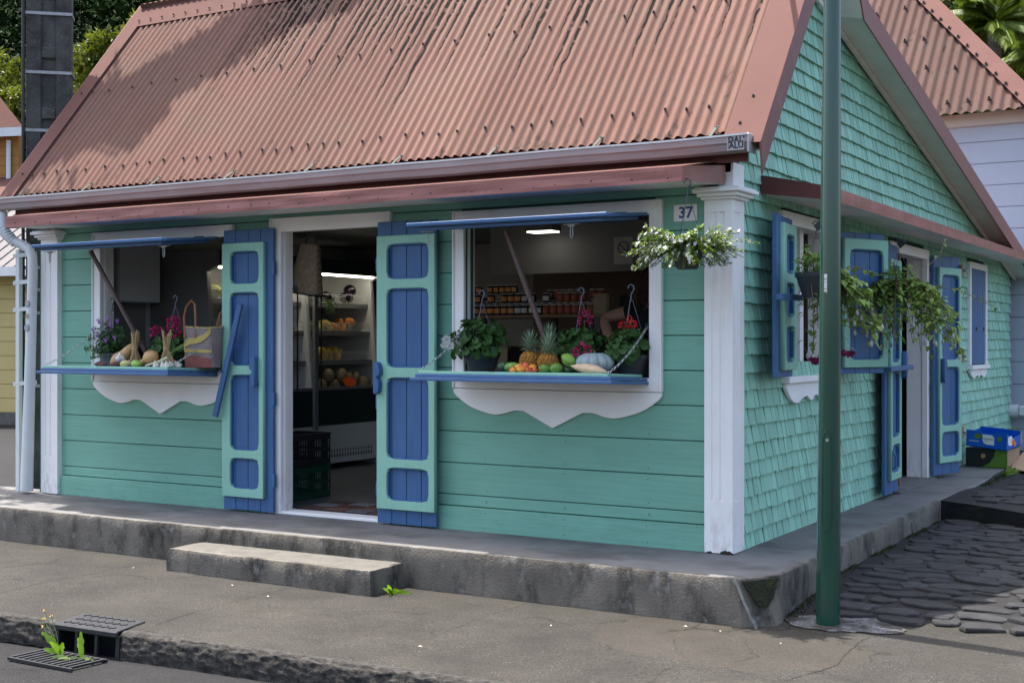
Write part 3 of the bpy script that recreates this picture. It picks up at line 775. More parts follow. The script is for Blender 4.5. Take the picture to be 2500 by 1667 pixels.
def opens4(x0, x1): return [(x0, x1, .175, .412), (x0, x1, .474, 1.062), (x0, x1, 1.134, 1.704), (x0, x1, 1.772, 2.025)]
# front door leaves, swung flat against the wall
ML = T(-4.225, -.062, .278); MR = T(-2.715, -.062, .278)
dl = shutter('door_shutter', ML, .516, 2.196, (.013, .443), (.108, 2.09), opens4(.098, .395), False)
dr_ = shutter('door_shutter', MR, .522, 2.19, (.018, .528), (.11, 2.086), opens4(.108, .475), True)
def bracket(par, M, x, z, flip=1):
    prof = smooth_curve([(0, -.11), (.02, -.12), (.045, -.10), (.050, -.03), (.030, -.005)], 4)+[(.030, .005)]+smooth_curve([(.055, .02), (.058, .06), (.040, .105), (.012, .115), (0, .11)], 4)
    me = plate([(a*flip, b) for a, b in prof], [], .045, .004, RX(R(90))); me.transform(T(x, -.068, z)); return add('handle_bracket', me, m_blue, par, M)
bracket(dr_, MR, .020, 1.06, 1); bracket(dl, ML, .395, 1.09, -1)
m = MB(); m.bar((.235, -.075, 1.615), (-.005, -.10, .735), .05, .026, (0, 1, 0)); m.cyl((.07, -.13, 1.09), (.07, -.05, 1.09), .009, n=8); add('lock_bar', m, m_blue, dl, ML, bevel=.004)
# side leaves
def opens3(x0, x1): return [(x0, x1, .10, .34), (x0, x1, .40, .63), (x0, x1, .68, .93)]
def leafM(yh, xh, ang, z): return T(xh, yh, z) @ RZ(ang)
# local x along leaf, front -y ; for the east wall local +x -> +y (RZ 90), front -> +x
ws1 = shutter('window_shutter', T(.135, .385, 1.36) @ RZ(R(90+7)), .50, 1.07, (.10, .49), (.05, 1.02), [(.16, .43, .10, .34), (.16, .43, .40, .63), (.16, .43, .69, .95)], False, 3)
ws2 = shutter('window_shutter', T(.05, 2.08, 1.35) @ RZ(R(90-24)), .52, 1.09, (.02, .53), (.05, 1.04), [(.08, .47, .11, .40), (.08, .47, .46, .96)], True, 3)
ds1 = shutter('door_shutter', T(.085, 3.24, .30) @ RZ(R(90+2)), .50, 2.13, (.09, .49), (.12, 2.0), [(.14, .44, .18, .42), (.14, .44, .48, 1.05), (.14, .44, 1.12, 1.66), (.14, .44, 1.72, 1.95)], False, 3)
ds2 = shutter('door_shutter', T(.06, 5.12, .30) @ RZ(R(90-15)), .52, 2.13, (.06, .51), (.12, 2.02), [(.11, .46, .18, .42), (.11, .46, .48, 1.05), (.11, .46, 1.12, 1.95)], True, 3)
m = MB(); m.bar((-.26, -.09, .52), (.30, -.11, .53), .045, .04); add('lock_bar', m, m_blue2, ws1, T(.135, .385, 1.36) @ RZ(R(90+7)), bevel=.004)
m = MB(); m.bar((-.20, -.085, 1.07), (.62, -.10, 1.075), .05, .04); add('lock_bar', m, m_blue2, ds1, T(.085, 3.24, .30) @ RZ(R(92)), bevel=.004)
m = MB(); m.tube([(.13, -.045, .22), (.13, -.075, .24), (.13, -.075, .34), (.13, -.045, .36)], .010, 6); m.box(.105, .155, -.05, -.045, .20, .38); add('handle', m, m_blue, ds1, T(.085, 3.24, .30) @ RZ(R(92)))
bracket(ds1, T(.085, 3.24, .30) @ RZ(R(92)), .47, 1.10, 1)
bracket(ds2, T(.06, 5.12, .30) @ RZ(R(75)), .07, 1.02, 1)
for z in (.40, 1.15, 2.0):
    m = MB(); m.box(.515, .56, -.05, -.01, z-.06, z+.06); b_ = add('stop_block', m, mat('tan_wood', (.32, .20, .10), .7, .2, 30) if z == .40 else bpy.data.materials['tan_wood'], ds2, T(.06, 5.12, .30) @ RZ(R(75)), bevel=.004)
    m = MB(); m.cyl((.54, -.05, z+.01), (.54, -.075, z-.0), .014, n=8); add('wing_bolt', m, m_metal, ds2, T(.06, 5.12, .30) @ RZ(R(75)))
# ------------------------------------------------------------------ side wall of shingles
YE = 9.62
def ztop(y): return min(3.08+1.25*y-.13, 4.505-.2102*y) if y > .25 else 3.08+1.25*y-.13
SOPEN = [(.93, 2.05, 1.38, 2.47), (3.76, 5.10, .20, 2.45), (7.08, 8.0, 1.33, 2.46)]
mb = MB()
mb.prism([(-.03, 1.0+.01, .25)]+[(-.03, .155, .25), (-.03, .155, 2.9), (-.03, .93, 3.95)]+[(-.03, .93, 2.47), (-.03, .93, 1.38), (-.03, 1.0+.01, 1.38)], (-.08, 0, 0))
mb.box(-.11, -.03, 1.01, 3.76, .25, 1.38); mb.box(-.11, -.03, 2.05, 3.76, 1.3801, 2.47); mb.box(-.11, -.03, 5.10, YE, .25, 1.33); mb.box(-.11, -.03, 5.10, 7.08, 1.3301, 2.47); mb.box(-.11, -.03, 8.0, YE, 1.3301, 2.47)
mb.prism([(-.03, .93, 2.4701), (-.03, .93, 3.95), (-.03, 1.15, 4.25), (-.03, 2.0, 4.07), (-.03, YE, 2.4702)], (-.08, 0, 0))
swall = add('side_wall', mb, m_shingd, house)
random.seed(77)
SH = []
course = 0; z = .262
EX = .1135
while z < 4.2:
    y = .155 if z < 2.9 else (z-2.95)/1.25-.05
    wob = random.uniform(0, 6)
    while y < YE:
        wd = random.choice((.055, .07, .085, .10, .12, .135))*random.uniform(.9, 1.1)
        a, b = y, y+wd; y = b+random.uniform(.004, .010)
        zb = z+.004*math.sin(a*1.3+wob)+.002*math.sin(a*4+wob*2)+random.uniform(-.0025, .0025); zt = zb+EX*1.5
        zm = ztop((a+b)/2)
        if zb > zm-.02: continue
        zt = min(zt, zm+.0)
        pieces = [(a, b)]
        for o0, o1, c, d in SOPEN:
            if zb < d-.005 and zb+EX > c+.03:
                q = []
                for s, e in pieces:
                    if e <= o0 or s >= o1: q.append((s, e)); continue
                    if s < o0: q.append((s, o0))
                    if e > o1: q.append((o1, e))
                pieces = q
        for s, e in pieces:
            if e-s > .012: SH.append((s, e, zb, zt, course))
    z += EX*random.uniform(.97, 1.03); course += 1
def wedge(tilt, jag):
    m = MB(); t = .013
    m.v = [V((x*.5, yy, zz)) for x, yy, zz in ((-1, 0, 0), (1, 0, jag), (1, -1, jag), (-1, -1, 0), (-1+tilt, .0, 1), (1-tilt*.3, .0, 1), (1-tilt*.3, -.10, 1), (-1+tilt, -.10, 1))]
    m.f = [(0, 1, 2, 3), (7, 6, 5, 4), (3, 2, 6, 7), (1, 0, 4, 5), (0, 3, 7, 4), (2, 1, 5, 6)]
    return m
VAR = [wedge(random.uniform(0, .22)*random.choice((0, 1, 1)), random.uniform(-.03, .03)) for _ in range(8)]
VME = []
for v_ in VAR:
    me = v_.mesh('shingle'); me.materials.append(m_shing); VME.append(me)
campos = camo.location
SH.sort(key=lambda s: ((s[1]-s[0]) if s[1]-s[0] > .04 else .3)*0+((V((0, (s[0]+s[1])/2, s[2]))-campos).length))
rest = MB()
for i, (a, b, z0, z1, c) in enumerate(SH):
    Mx = T(-.0285, (a+b)/2, z0) @ RZ(R(90)) @ Matrix.Diagonal((b-a, random.uniform(.033, .037), z1-z0, 1))
    k = random.randrange(8)
    if i < 295: add('shingle', VME[k], None, swall, Mx @ RY(random.uniform(-.02, .02)))
    else:
        o = len(rest.v); rest.v += [Mx @ v for v in VAR[k].v]; rest.f += [tuple(o+q for q in f) for f in VAR[k].f]
# give joined shingles per-piece tint through a colour attribute
me = rest.mesh('shingle')
ca = me.color_attributes.new('tint', 'FLOAT_COLOR', 'CORNER')
vals = []
for p in range(len(me.polygons)//6):
    t = random.uniform(.86, 1.13); vals += [t, t, t, 1.0]*24
ca.data.foreach_set('color', vals)
m_shing2 = m_shing.copy(); m_shing2.name = 'mint_shingle_paint_joined'
tn = m_shing2.node_tree; oi = [n for n in tn.nodes if n.type == 'OBJECT_INFO'][0]
at = tn.nodes.new('ShaderNodeAttribute'); at.attribute_name = 'tint'
mr = oi.outputs['Random'].links[0].to_node
for l in list(mr.outputs[0].links): tn.links.new(at.outputs['Color'], l.to_socket.node.inputs[7] if False else l.to_socket)
add('shingles', me, m_shing2, swall, kind='stuff')
# side frames
def sframe(y0, y1, z0, z1, w, bottom, name):
    m = MB(); x = .030
    def q(pts): m.prism([(x, *p) for p in pts], (-.055, 0, 0))
    q([(y0, z1), (y0+w, z1-w), (y1-w, z1-w), (y1, z1)]); q([(y0, z0), (y0+w, z0), (y0+w, z1-w), (y0, z1)]); q([(y1-w, z0), (y1, z0), (y1, z1), (y1-w, z1-w)])
    f = add(name, m, m_white, house, bevel=.004)
    m = MB(); a, b, d = y0+w-.012, y1-w+.012, z1-w+.012
    m.box(-.17, -.0255, a-.018, a, z0, d); m.box(-.17, -.0255, b, b+.018, z0, d); m.box(-.17, -.0255, a-.018, b+.018, d, d+.018)
    add('reveal', m, m_white, f)
    return f
def sapron(parent, y0, y1, zt, h, teeth):
    W = y1-y0; half = smooth_curve([(0, 0), (.0, -.3), (.10, -.85), (.22, -1.0), (.30, -.82), (.40, -.70), (.46, -.86)], 5)+[(.5, -.95)]
    pts = [(y0+W*a, zt+b*h) for a, b in half]+[(y1-W*a, zt+b*h) for a, b in reversed(half[:-1])]
    add('apron_board', plate(pts, [], .024, .003, SIDE(.016, 0, 0)), m_white, parent)
    m = MB(); m.box(-.02, .06, y0-.03, y1+.03, zt+.0005, zt+.045); add('sill', m, m_white, parent, bevel=.004)
f1 = sframe(.87, 2.10, 1.36, 2.50, .09, True, 'window_frame'); sapron(f1, .95, 2.02, 1.31, .145, 2)
f2 = sframe(3.70, 5.15, .27, 2.48, .09, False, 'door_frame')
f3 = sframe(7.06, 8.02, 1.34, 2.48, .07, True, 'window_frame'); sapron(f3, 7.08, 8.0, 1.29, .10, 2)
for k in range(2):
    m = MB(); y0 = 7.12+k*.42
    for j in range(3): m.box(-.02, .012, y0+j*.138+.002, y0+(j+1)*.138-.002, 1.35, 2.41)
    lf = add('closed_shutter', m, m_blue, house, bevel=.003)
    m = MB(); m.box(.0125, .02, y0+.33, y0+.37, 1.72, 1.76); add('latch', m, m_dmetal, lf)
# jambs visible in the open side window and door
m = MB(); m.box(-.16, -.10, 1.62, 1.70, 1.40, 2.44); add('window_mullion', m, m_white, f1)
m = MB(); m.box(-.06, -.02, 4.20, 4.24, .28, 2.40); add('inner_post', m, m_shelfw, f2)
m = MB(); m.box(-.20, .10, 3.74, 5.12, .2702, .288); add('threshold', m, m_concT, f2)
# ------------------------------------------------------------------ roof
RS = 1.25; RZ0 = 3.08
def corrug(x0, x1, y0, y1, zf, pitch, amp, nv, seg=8):
    n = int(round((x1-x0)/pitch*seg))
    def fn(u, v):
        x = x0+(x1-x0)*u; y = y0+(y1-y0)*v
        a = amp*math.cos(2*math.pi*x/pitch)+.0035*(((x+50.02)/.762) % 1)
        return (x, y-a*.78, zf(x, y)+a*.62)
    return MB(True).grid(fn, n, nv)
def roof_mat(name, base, cracks, eave):
    t = N(name); x, y, z = t.xyz()
    f = t.rng(t.noise(1.2, (1, .35, .35), 5), .3, .7, .88, 1.12)
    col = t.mix(1.0, base, gray(t, f), 'MULTIPLY')
    col = t.mix(t.rng(t.noise(2.2, (.5, 1, 1), 5), .45, .7, 0, .55), col, (base[0]*.95, base[1]*1.18, base[2]*1.12))
    pit = .0762
    sn = t.n('TexWhiteNoise', noise_dimensions='1D'); t.l(t.math('FLOOR', t.math('MULTIPLY', t.math('ADD', x, 50.02), 1/.762)), sn.inputs['W'])
    col = t.mix(1.0, col, gray(t, t.rng(sn.outputs['Value'], 0, 1, .90, 1.08)), 'MULTIPLY')
    ph = t.math('ADD', t.math('MULTIPLY', x, 1/pit), .25)
    cell = t.math('FLOOR', ph); fr = t.math('FRACT', ph)
    wn = t.n('TexWhiteNoise', noise_dimensions='1D'); t.l(cell, wn.inputs['W'])
    # dark algae runs in the troughs, coming down from the ridge
    if cracks:
        cv = t.n('CombineXYZ'); t.l(t.math('MULTIPLY', cell, 3.7), cv.inputs[0]); t.l(t.math('MULTIPLY', y, 9), cv.inputs[1])
        wob = t.noise(1.0, vec=cv.outputs[0], detail=3)
        off = t.math('ADD', t.math('MULTIPLY', t.math('SUBTRACT', wob, .5), .55), .0)
        dist = t.math('ABSOLUTE', t.math('SUBTRACT', t.math('ADD', fr, off), .58))
        zone = t.rng(t.noise(.55, (1, 0, 0), 2), .35, .65, -.25, .25)
        end = t.math('ADD', t.math('ADD', t.math('MULTIPLY', wn.outputs['Value'], .75), .22), zone)
        wid = t.rng(t.math('SUBTRACT', y, end), 0, .5, .015, .15)
        has = t.math('MULTIPLY', t.rng(x, -5.2, -4.6, 0, 1), t.math('GREATER_THAN', wn.outputs['Value'], .10))
        msk = t.math('MULTIPLY', t.math('MULTIPLY', t.math('LESS_THAN', dist, wid), t.math('GREATER_THAN', y, end)), has)
        brk = t.rng(t.noise(14, (1, 1, 1), 3), .36, .44, 0, 1)
        col = t.mix(t.math('MULTIPLY', t.math('MULTIPLY', msk, brk), .93), col, (.010, .009, .008))
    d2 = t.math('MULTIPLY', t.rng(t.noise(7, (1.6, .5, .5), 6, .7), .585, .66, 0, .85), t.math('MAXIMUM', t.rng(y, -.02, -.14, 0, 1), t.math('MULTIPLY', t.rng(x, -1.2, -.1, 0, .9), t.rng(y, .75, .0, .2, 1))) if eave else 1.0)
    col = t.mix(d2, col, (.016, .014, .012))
    d3 = t.rng(t.noise(16, (2, .4, .4), 4), .64, .72, 0, .45); col = t.mix(d3, col, (.05, .028, .023))
    p = t.n('BsdfPrincipled'); t.l(col, p.inputs['Base Color']); p.inputs['Roughness'].default_value = .85; p.inputs['Specular IOR Level'].default_value = .12
    o = t.n('OutputMaterial'); t.l(p.outputs[0], o.inputs[0]); return t.m
m_roof = roof_mat('red_corrugated_metal', (.160, .088, .070), True, True)
rz = lambda x, y: RZ0+RS*y+.004*math.sin(x*2.1)
roof = add('roof', corrug(-6.74, .22, -.155, 1.36, rz, .0762, .0120, 14), m_roof, house)
# roof body (deck, ceiling void), rear slope
mb = MB(); P_ = [(-.10, 2.90), (1.47, 4.86), (2.02, 4.155), (10.0, 2.455), (10.0, 2.445), (2.0, 4.13), (1.47, 4.78), (-.06, 2.85)]
mb.prism([(-6.72, y, z) for y, z in P_], (6.9, 0, 0)); add('roof_deck', mb, m_redd, roof)
mb = corrug(-6.74, .22, 1.40, 2.04, lambda x, y: 4.90-1.30*(y-1.42), .0762, .0095, 3); add('rear_slope', mb, m_roof, roof)
mb = corrug(-6.74, .22, 2.0, 10.05, lambda x, y: 4.605-.213*y, .0762, .0095, 3); add('rear_lean_to_roof', mb, m_roof, roof)
# ridge cap
mb = MB()
for sgn in (0,):
    mb.prism([(-6.80, 1.245, RZ0+RS*1.245+.026), (-6.80, 1.48, RZ0+RS*1.48+.030), (-6.80, 1.72, RZ0+RS*1.48-.27), (-6.80, 1.715, RZ0+RS*1.48-.275), (-6.80, 1.48, RZ0+RS*1.48+.022), (-6.80, 1.252, RZ0+RS*1.245+.028)], (7.08, 0, 0))
add('ridge_cap', mb, m_barge, roof)
# barge flashings on the verges
n2 = V((0, -RS, 1)).normalized()
def slope_strip(x0, x1, y0, y1, lift, mat_, nm, th=.004):
    a = V((0, y0, RZ0+RS*y0))+n2*lift; b = V((0, y1, RZ0+RS*y1))+n2*lift
    m = MB(); m.prism([(x0, a.y, a.z), (x1, a.y, a.z), (x1, b.y, b.z), (x0, b.y, b.z)], n2*th); return add(nm, m, mat_, roof)
slope_strip(.02, .272, -.235, 1.48, .016, m_barge, 'verge_flashing'); slope_strip(-6.79, -6.60, -.20, 1.26, .016, m_barge, 'verge_flashing')
mb = MB(); f = lambda y: RZ0+RS*y+.03
mb.prism([(.262, -.245, f(-.245)), (.262, 1.48, f(1.48)), (.262, 1.48, f(1.48)-.24), (.262, -.215, f(-.215)-.235)], (.012, 0, 0)); add('barge_board', mb, m_bargev, roof, bevel=.002)
mb = MB(); mb.prism([(-6.80, -.21, f(-.21)), (-6.80, 1.48, f(1.48)), (-6.80, 1.48, f(1.48)-.2), (-6.80, -.19, f(-.19)-.2)], (.012, 0, 0)); add('barge_board', mb, m_bargev, roof)
g = lambda y: 4.62-.213*y
mb = MB(); mb.prism([(.262, 1.48, f(1.48)), (.262, 2.0, g(2.0)), (.262, 10.05, g(10.05)), (.262, 10.05, g(10.05)-.18), (.262, 2.0, g(2.0)-.19), (.262, 1.48, f(1.48)-.24)], (.012, 0, 0)); add('barge_board', mb, mat('streaky_barge_paint', (.25, .105, .09), .6, .15, 6, (1,6,.4), [((.36,.20,.18), 30, .55, .75, .5, (1,3,.2))]), roof, bevel=.002)
mb = MB()   # gable soffits
mb.prism([(-.02, -.12, f(-.12)-.19), (.26, -.12, f(-.12)-.19), (.26, 1.47, f(1.47)-.19), (-.02, 1.47, f(1.47)-.19)], (0, 0, .01))
mb.prism([(-.02, 1.47, 4.60), (.26, 1.47, 4.60), (.26, 2.0, 4.45-.213*2.0), (-.02, 2.0, 4.50-.213*2.0)], (0, 0, .01))
mb.prism([(-.02, 2.0, 4.502-.2102*2.0), (.26, 2.0, 4.45-.2102*2.0), (.26, 10.0, 4.45-.2102*10), (-.02, 10.0, 4.502-.2102*10)], (0, 0, .01))
mb.prism([(.01, .4, 4.49-.2102*.4), (.035, .4, 4.49-.2102*.4), (.035, 10, 4.488-.2102*10), (.01, 10, 4.488-.2102*10)], (0, 0, -.04))
add('gable_soffit', mb, mat('grey_white_soffit', (.80, .78, .72), .6, .08, 3, dirt=[((.3,.28,.24), 5, .6, .8, .4)]), roof)
# roofing bolts with washers
bm = MB(True); bm.cyl((0, 0, 0), (0, 0, .003), .012, n=10); bm.cyl((0, 0, .003), (0, 0, .013), .006, n=8); BOLT = bm.mesh('roofing_bolt'); BOLT.materials.append(m_bolt)
Mt = V((0, 0, 1)).rotation_difference(n2).to_matrix().to_4x4()
def bolt(x, y, lift=.006):
    xc = round(x/.0762)*.0762
    p = V((xc, y, RZ0+RS*y))+n2*(lift+.010); add('roofing_bolt', BOLT, None, roof, T(p) @ Mt @ RZ(random.uniform(0, 6)))
random.seed(31)
x = -6.52
while x < .0: bolt(x, 0+random.uniform(-.012, .012)); x += random.choice((.1524, .1524, .2286))
x = -6.52
while x < .0: bolt(x, .665+random.uniform(-.01, .01)); x += random.choice((.2286, .3048, .3048))
x = -6.62
while x < .2:
    p = V((x, 1.305, RZ0+RS*1.305))+n2*.026; add('roofing_bolt', BOLT, None, roof, T(p) @ Mt); x += .155
for x, y in ((-6.69, 0.0), (-6.69, .66), (.13, .03), (.13, .70), (.10, -.12)):
    p = V((x, y, RZ0+RS*y))+n2*.020; add('roofing_bolt', BOLT, None, roof, T(p) @ Mt)
# ------------------------------------------------------------------ gutter
def sweep_x(prof, x0, x1, n=40, jig=0):
    m = MB(); k = len(prof)
    for i in range(n+1):
        x = x0+(x1-x0)*i/n
        for (y, z) in prof: m.v.append(V((x, y, z+jig*noise.noise(V((x*1.3, 0, 0))))))
    for i in range(n):
        for j in range(k): j2 = (j+1) % k; m.f.append((i*k+j, (i+1)*k+j, (i+1)*k+j2, i*k+j2))
    m.f.append(tuple(range(k))); m.f.append(tuple(n*k+j for j in range(k-1, -1, -1))); return m
gp = [(-.165, 2.842), (-.168, 2.748), (-.262, 2.738), (-.278, 2.752), (-.284, 2.790), (-.292, 2.800), (-.292, 2.838), (-.287, 2.838), (-.287, 2.802), (-.279, 2.79), (-.272, 2.756), (-.26, 2.744), (-.172, 2.754), (-.169, 2.842)]
gut = add('gutter', sweep_x(gp, -7.3, .205, 60, .006), m_gut, house)
add('gutter_lip', sweep_x([(-.300, 2.838), (-.300, 2.850), (-.278, 2.852), (-.278, 2.838)], -7.3, .205, 60, .006), m_gutlip, gut)
m = MB(); m.box(.2055, .214, -.296, -.165, 2.736, 2.850); add('end_cap', m, m_gutlip, gut, bevel=.003)
for k in range(9):
    x = -6.45+k*.80; m = MB(); a = V((x, -.20, RZ0-RS*.20+.01)); m.bar((x, -.255, 2.856), (x+.0, -.135, RZ0-RS*.135+.024), .022, .005, (0, -1, 1)); m.cyl((x, -.145, 2.925), (x, -.155, 2.935), .006, n=6); add('gutter_bracket', m, mat('pale_green_strap', (.085, .095, .08), .7, .2, 30, spec=.1) if k == 0 else bpy.data.materials['pale_green_strap'], gut)
ink = mat('black_print', (.02, .02, .022), .7, 0); stick = mat('worn_sticker', (.34, .33, .35), .5, .15, 30)
m = MB(); m.box(.075, .185, -.2935, -.2925, 2.752, 2.835); add('sticker', m, stick, gut)
for s_, z in (("DAL'", 2.815), ('ALU', 2.780)): add('sticker_text', text(s_, .050, FRONT(.135, -.2945, z), bold=.0012), ink, gut)
m = MB()
for a_, b_ in (((.085, 2.765), (.085, 2.80)), ((.085, 2.80), (.12, 2.83)), ((.178, 2.765), (.178, 2.81))): m.bar((a_[0], -.2945, a_[1]), (b_[0], -.2945, b_[1]), .003, .0015)
add('sticker_outline', m, ink, gut)
# eaves board behind and below the gutter, rafter tails
mb = MB(); mb.box(-6.5, .0, -.035, -.005, 2.66, 2.86); mb.box(-6.6, .16, -.165, -.145, 2.70, 2.86); add('eaves_board', mb, m_redd, house)
for k in range(8):
    m = MB(); m.box(-6.2+k*.85, -6.13+k*.85, -.16, 0, 2.68, 2.75); add('rafter_tail', m, m_redd, house)
# ------------------------------------------------------------------ canopies
def canopy_front():
    xa, xb, yo = -6.22, -.105, -.55
    m = MB()
    top = [(-6.30, -.02, 2.735), (-.02, -.02, 2.735), (xb, yo, 2.640), (xa, yo, 2.640)]
    m.prism(top, (0, 0, .006)); par = add('front_canopy', m, m_barge, house)
    segx = [xa, -5.05, -3.2, -1.25, xb]
    for a_, b_ in zip(segx, segx[1:]):
        n = 24; m = MB()
        m.grid(lambda u, v: (a_+(b_-a_)*u, yo-.006-.006*noise.noise(V(((a_+(b_-a_)*u)*3, v*2, 1)))-.004*(v-.5)**2, 2.552+.092*v), n, 4); m.grid(lambda u, v: (b_-(b_-a_)*u, yo+.0, 2.552+.092*v), 1, 1)
        add('fascia', m, m_red, par)
    m = MB(); m.prism([(xb, yo-.006, 2.552), (xb, yo-.006, 2.645), (-.03, -.06, 2.70), (-.03, -.06, 2.585)], (.004, 0, 0)); add('return_fascia', m, m_red, par)
    m = MB(); m.prism([(xa-.004, yo-.006, 2.545), (xa-.004, yo-.006, 2.645), (-6.40, -.06, 2.72), (-6.40, -.06, 2.60)], (.004, 0, 0)); add('return_fascia', m, m_red, par)
    for a_, b_ in zip(segx, segx[1:]):
        m = MB(); x1a = a_+.002 if a_ != xa else a_; 
        wa = -6.38 if a_ == xa else a_+.002; wb = -.035 if b_ == xb else b_-.002
        m.prism([(x1a, yo, 2.560), (b_-.002, yo, 2.560), (wb, -.003, 2.585), (wa, -.003, 2.585)], (0, 0, .012)); add('soffit_board', m, m_soff, par)
    m = MB(True)
    for k in range(26):
        x = -6.1+k*.235+random.uniform(-.05, .05); m.blob((x, yo-.009, 2.572+random.uniform(0, .03)), (.005, .004, .006), 6, 4)
    add('rivets', m, m_dmetal, par)
canopy_front()
def canopy_side():
    xo, ya, yb = .455, .52, 9.7
    m = MB(); m.prism([(-.01, ya, 2.69), (xo, ya, 2.595), (xo, yb, 2.60), (-.01, yb, 2.69)], (0, 0, .005)); par = add('side_canopy', m, m_barge, house)
    m = MB(); m.grid(lambda u, v: (xo+.004+.005*noise.noise(V((u*30, v, 2))), ya+(yb-ya)*u, 2.516+.086*v), 80, 3); add('fascia', m, mat('rusty_fascia_paint', (.33, .13, .10), .6, .15, 5, (1,2,.5), [((.16,.10,.04), 9, .55, .72, .6, (1,1,.5)), ((.45,.26,.22), 22, .62, .76, .5, (1,2,.3))]), par)
    m = MB(); m.prism([(.0, ya-.004, 2.575), (.0, ya-.004, 2.700), (xo, ya-.004, 2.60), (xo, ya-.004, 2.512)], (0, -.004, 0)); add('return_fascia', m, m_redd, par)
    ys = [ya, 2.6, 4.9, 7.3, yb]
    for a_, b_ in zip(ys, ys[1:]):
        m = MB(); m.prism([(-.005, a_, 2.575), (xo, a_, 2.528), (xo, b_-.004, 2.528), (-.005, b_-.004, 2.575)], (0, 0, .01)); add('soffit_board', m, m_soff, par)
canopy_side()
# ------------------------------------------------------------------ shell and interior surfaces
mb = MB(); mb.box(-6.5, -6.40, .11, 9.6, .0, 2.9); mb.box(-6.4, -.11, 9.5, 9.6, .0, 2.9); add('rear_walls', mb, m_wall, house)
for bx_ in ((-6.39, -6.37, .1105, 4.2), (-6.37, -3.4, 4.2, 4.25), (-.135, -.112, .16, .85), (-.135, -.112, 2.12, 3.65)):
    mb = MB(); mb.box(*bx_, .27, 2.66); add('inner_wall', mb, m_inwall, house)
mb = MB(); mb.box(-3.4, -.115, 3.4, 3.45, .27, 2.66); add('back_partition', mb, m_inwarm, house)
mb = MB(); mb.box(-3.4, -.115, 2.6, 2.62, 2.22, 2.66); add('bulkhead', mb, m_inwall, house)
mb = MB(); mb.box(-6.4, -.115, .1105, 9.5, 2.665, 2.70); add('ceiling', mb, m_ceil, house)
mb = MB(); mb.box(-6.4, -.115, .12, 9.5, .24, .285); add('floor', mb, m_floor, house)
# ------------------------------------------------------------------ downpipe at the left corner
m = MB(True)
m.tube([(-6.70, -.22, 2.74), (-6.70, -.22, 2.62), (-6.69, -.21, 2.55), (-6.64, -.17, 2.49), (-6.56, -.13, 2.45), (-6.48, -.115, 2.41), (-6.44, -.115, 2.34), (-6.435, -.115, 2.2), (-6.475, -.115, 1.2), (-6.515, -.115, .29)], [.042, .042, .042, .042, .042, .042, .042, .043, .048, .056], 16)
dp = thing('downpipe', 'leaning white rain downpipe beside the left pilaster', 'downpipe', (-6.6, -.1, .28)); add('pipe', m, m_pvc, dp)
m = MB(True)
for k in range(7):
    a_ = k/6; m.tube([V((-6.70, -.22, 2.60)).lerp(V((-6.62, -.16, 2.475)), a_)+V((-.003, 0, 0)), V((-6.70, -.22, 2.592)).lerp(V((-6.615, -.155, 2.468)), a_)], .046, 16)
add('elbow_ribs', m, m_pvc, dp)
sk = mat('grey_sticker', (.30, .31, .33), .5, .2, 40)
for z, r in ((1.93, .03), (1.72, .032)):
    x = -6.435-.040*(2.2-z)/1.0; m = MB(); m.cyl((x-.002, -.155, z), (x-.003, -.164, z), r, n=18); add('round_sticker', m, sk, dp)
for z in (1.80,):
    x = -6.435-.040*(2.2-z); add('sticker_text', text('LEE', .05, FRONT(x-.005, -.166, 1.82)), mat('brown_print', (.16, .08, .06), .7, 0), dp)
# ------------------------------------------------------------------ house number plate
hn = thing('house_number_plate', 'white enamel plate with blue number 37 near the corner pilaster', 'sign', (-.317, -.005, 2.42))
me = plate([(-.081, -.054), (.081, -.054), (.081, .054), (-.081, .054)], [], .006, .002, FRONT(-.317, -.006, 2.421)); add('plate', me, mat('enamel_white', (.68, .68, .66), .25, .05, 8, dirt=[((.2,.12,.08), 30, .7, .75, .7)]), hn)
bl = mat('enamel_blue', (.012, .035, .17), .3, .1, 20)
m = MB(); 
for a_, b_ in (((-.062, -.045), (.062, -.045)), ((-.062, .045), (.062, .045)), ((-.073, -.034), (-.073, .034)), ((.073, -.034), (.073, .034)), ((-.073, .034), (-.062, .045)), ((.073, .034), (.062, .045)), ((-.073, -.034), (-.062, -.045)), ((.073, -.034), (.062, -.045))):
    m.bar((-.317+a_[0], -.0098, 2.421+a_[1]), (-.317+b_[0], -.0098, 2.421+b_[1]), .0022, .001)
add('border', m, bl, hn)
cu_me = text('37', .100, FRONT(-.314, -.0102, 2.421), .0009, bold=.0032); add('digits', cu_me, bl, hn)
# ================================================================== STREET FURNITURE
lp = thing('lamp_post', 'tall dark green metal lamp post standing at the house corner', 'lamp post', (.77, -.52, .02))
def oct_prof(r): return [(r*math.cos(2*math.pi*(k+.5)/16), r*math.sin(2*math.pi*(k+.5)/16)) for k in range(16)]
m = MB(True); bx, by = .765, -.515; tx = .785
prof = [(.068, .0), (.0645, .6), (.061, 1.2), (.0555, 2.4), (.047, 3.6), (.036, 7.0)]
def shear(q, t): return V((q.x+(tx-bx)*q.z/3.0, q.y, q.z))
m.lathe(prof, (bx, by, .01), 48, fn=shear); add('shaft', m, m_pole, lp)
m = MB(); 
hp = []
cdir = (camo.location-V((bx, by, 1.6))); ca0 = math.atan2(cdir.y, cdir.x)-.18
for k in range(13):
    a = math.pi*k/12; hp.append((math.cos(a)*.5, .5+.055*math.sin(a)))
    
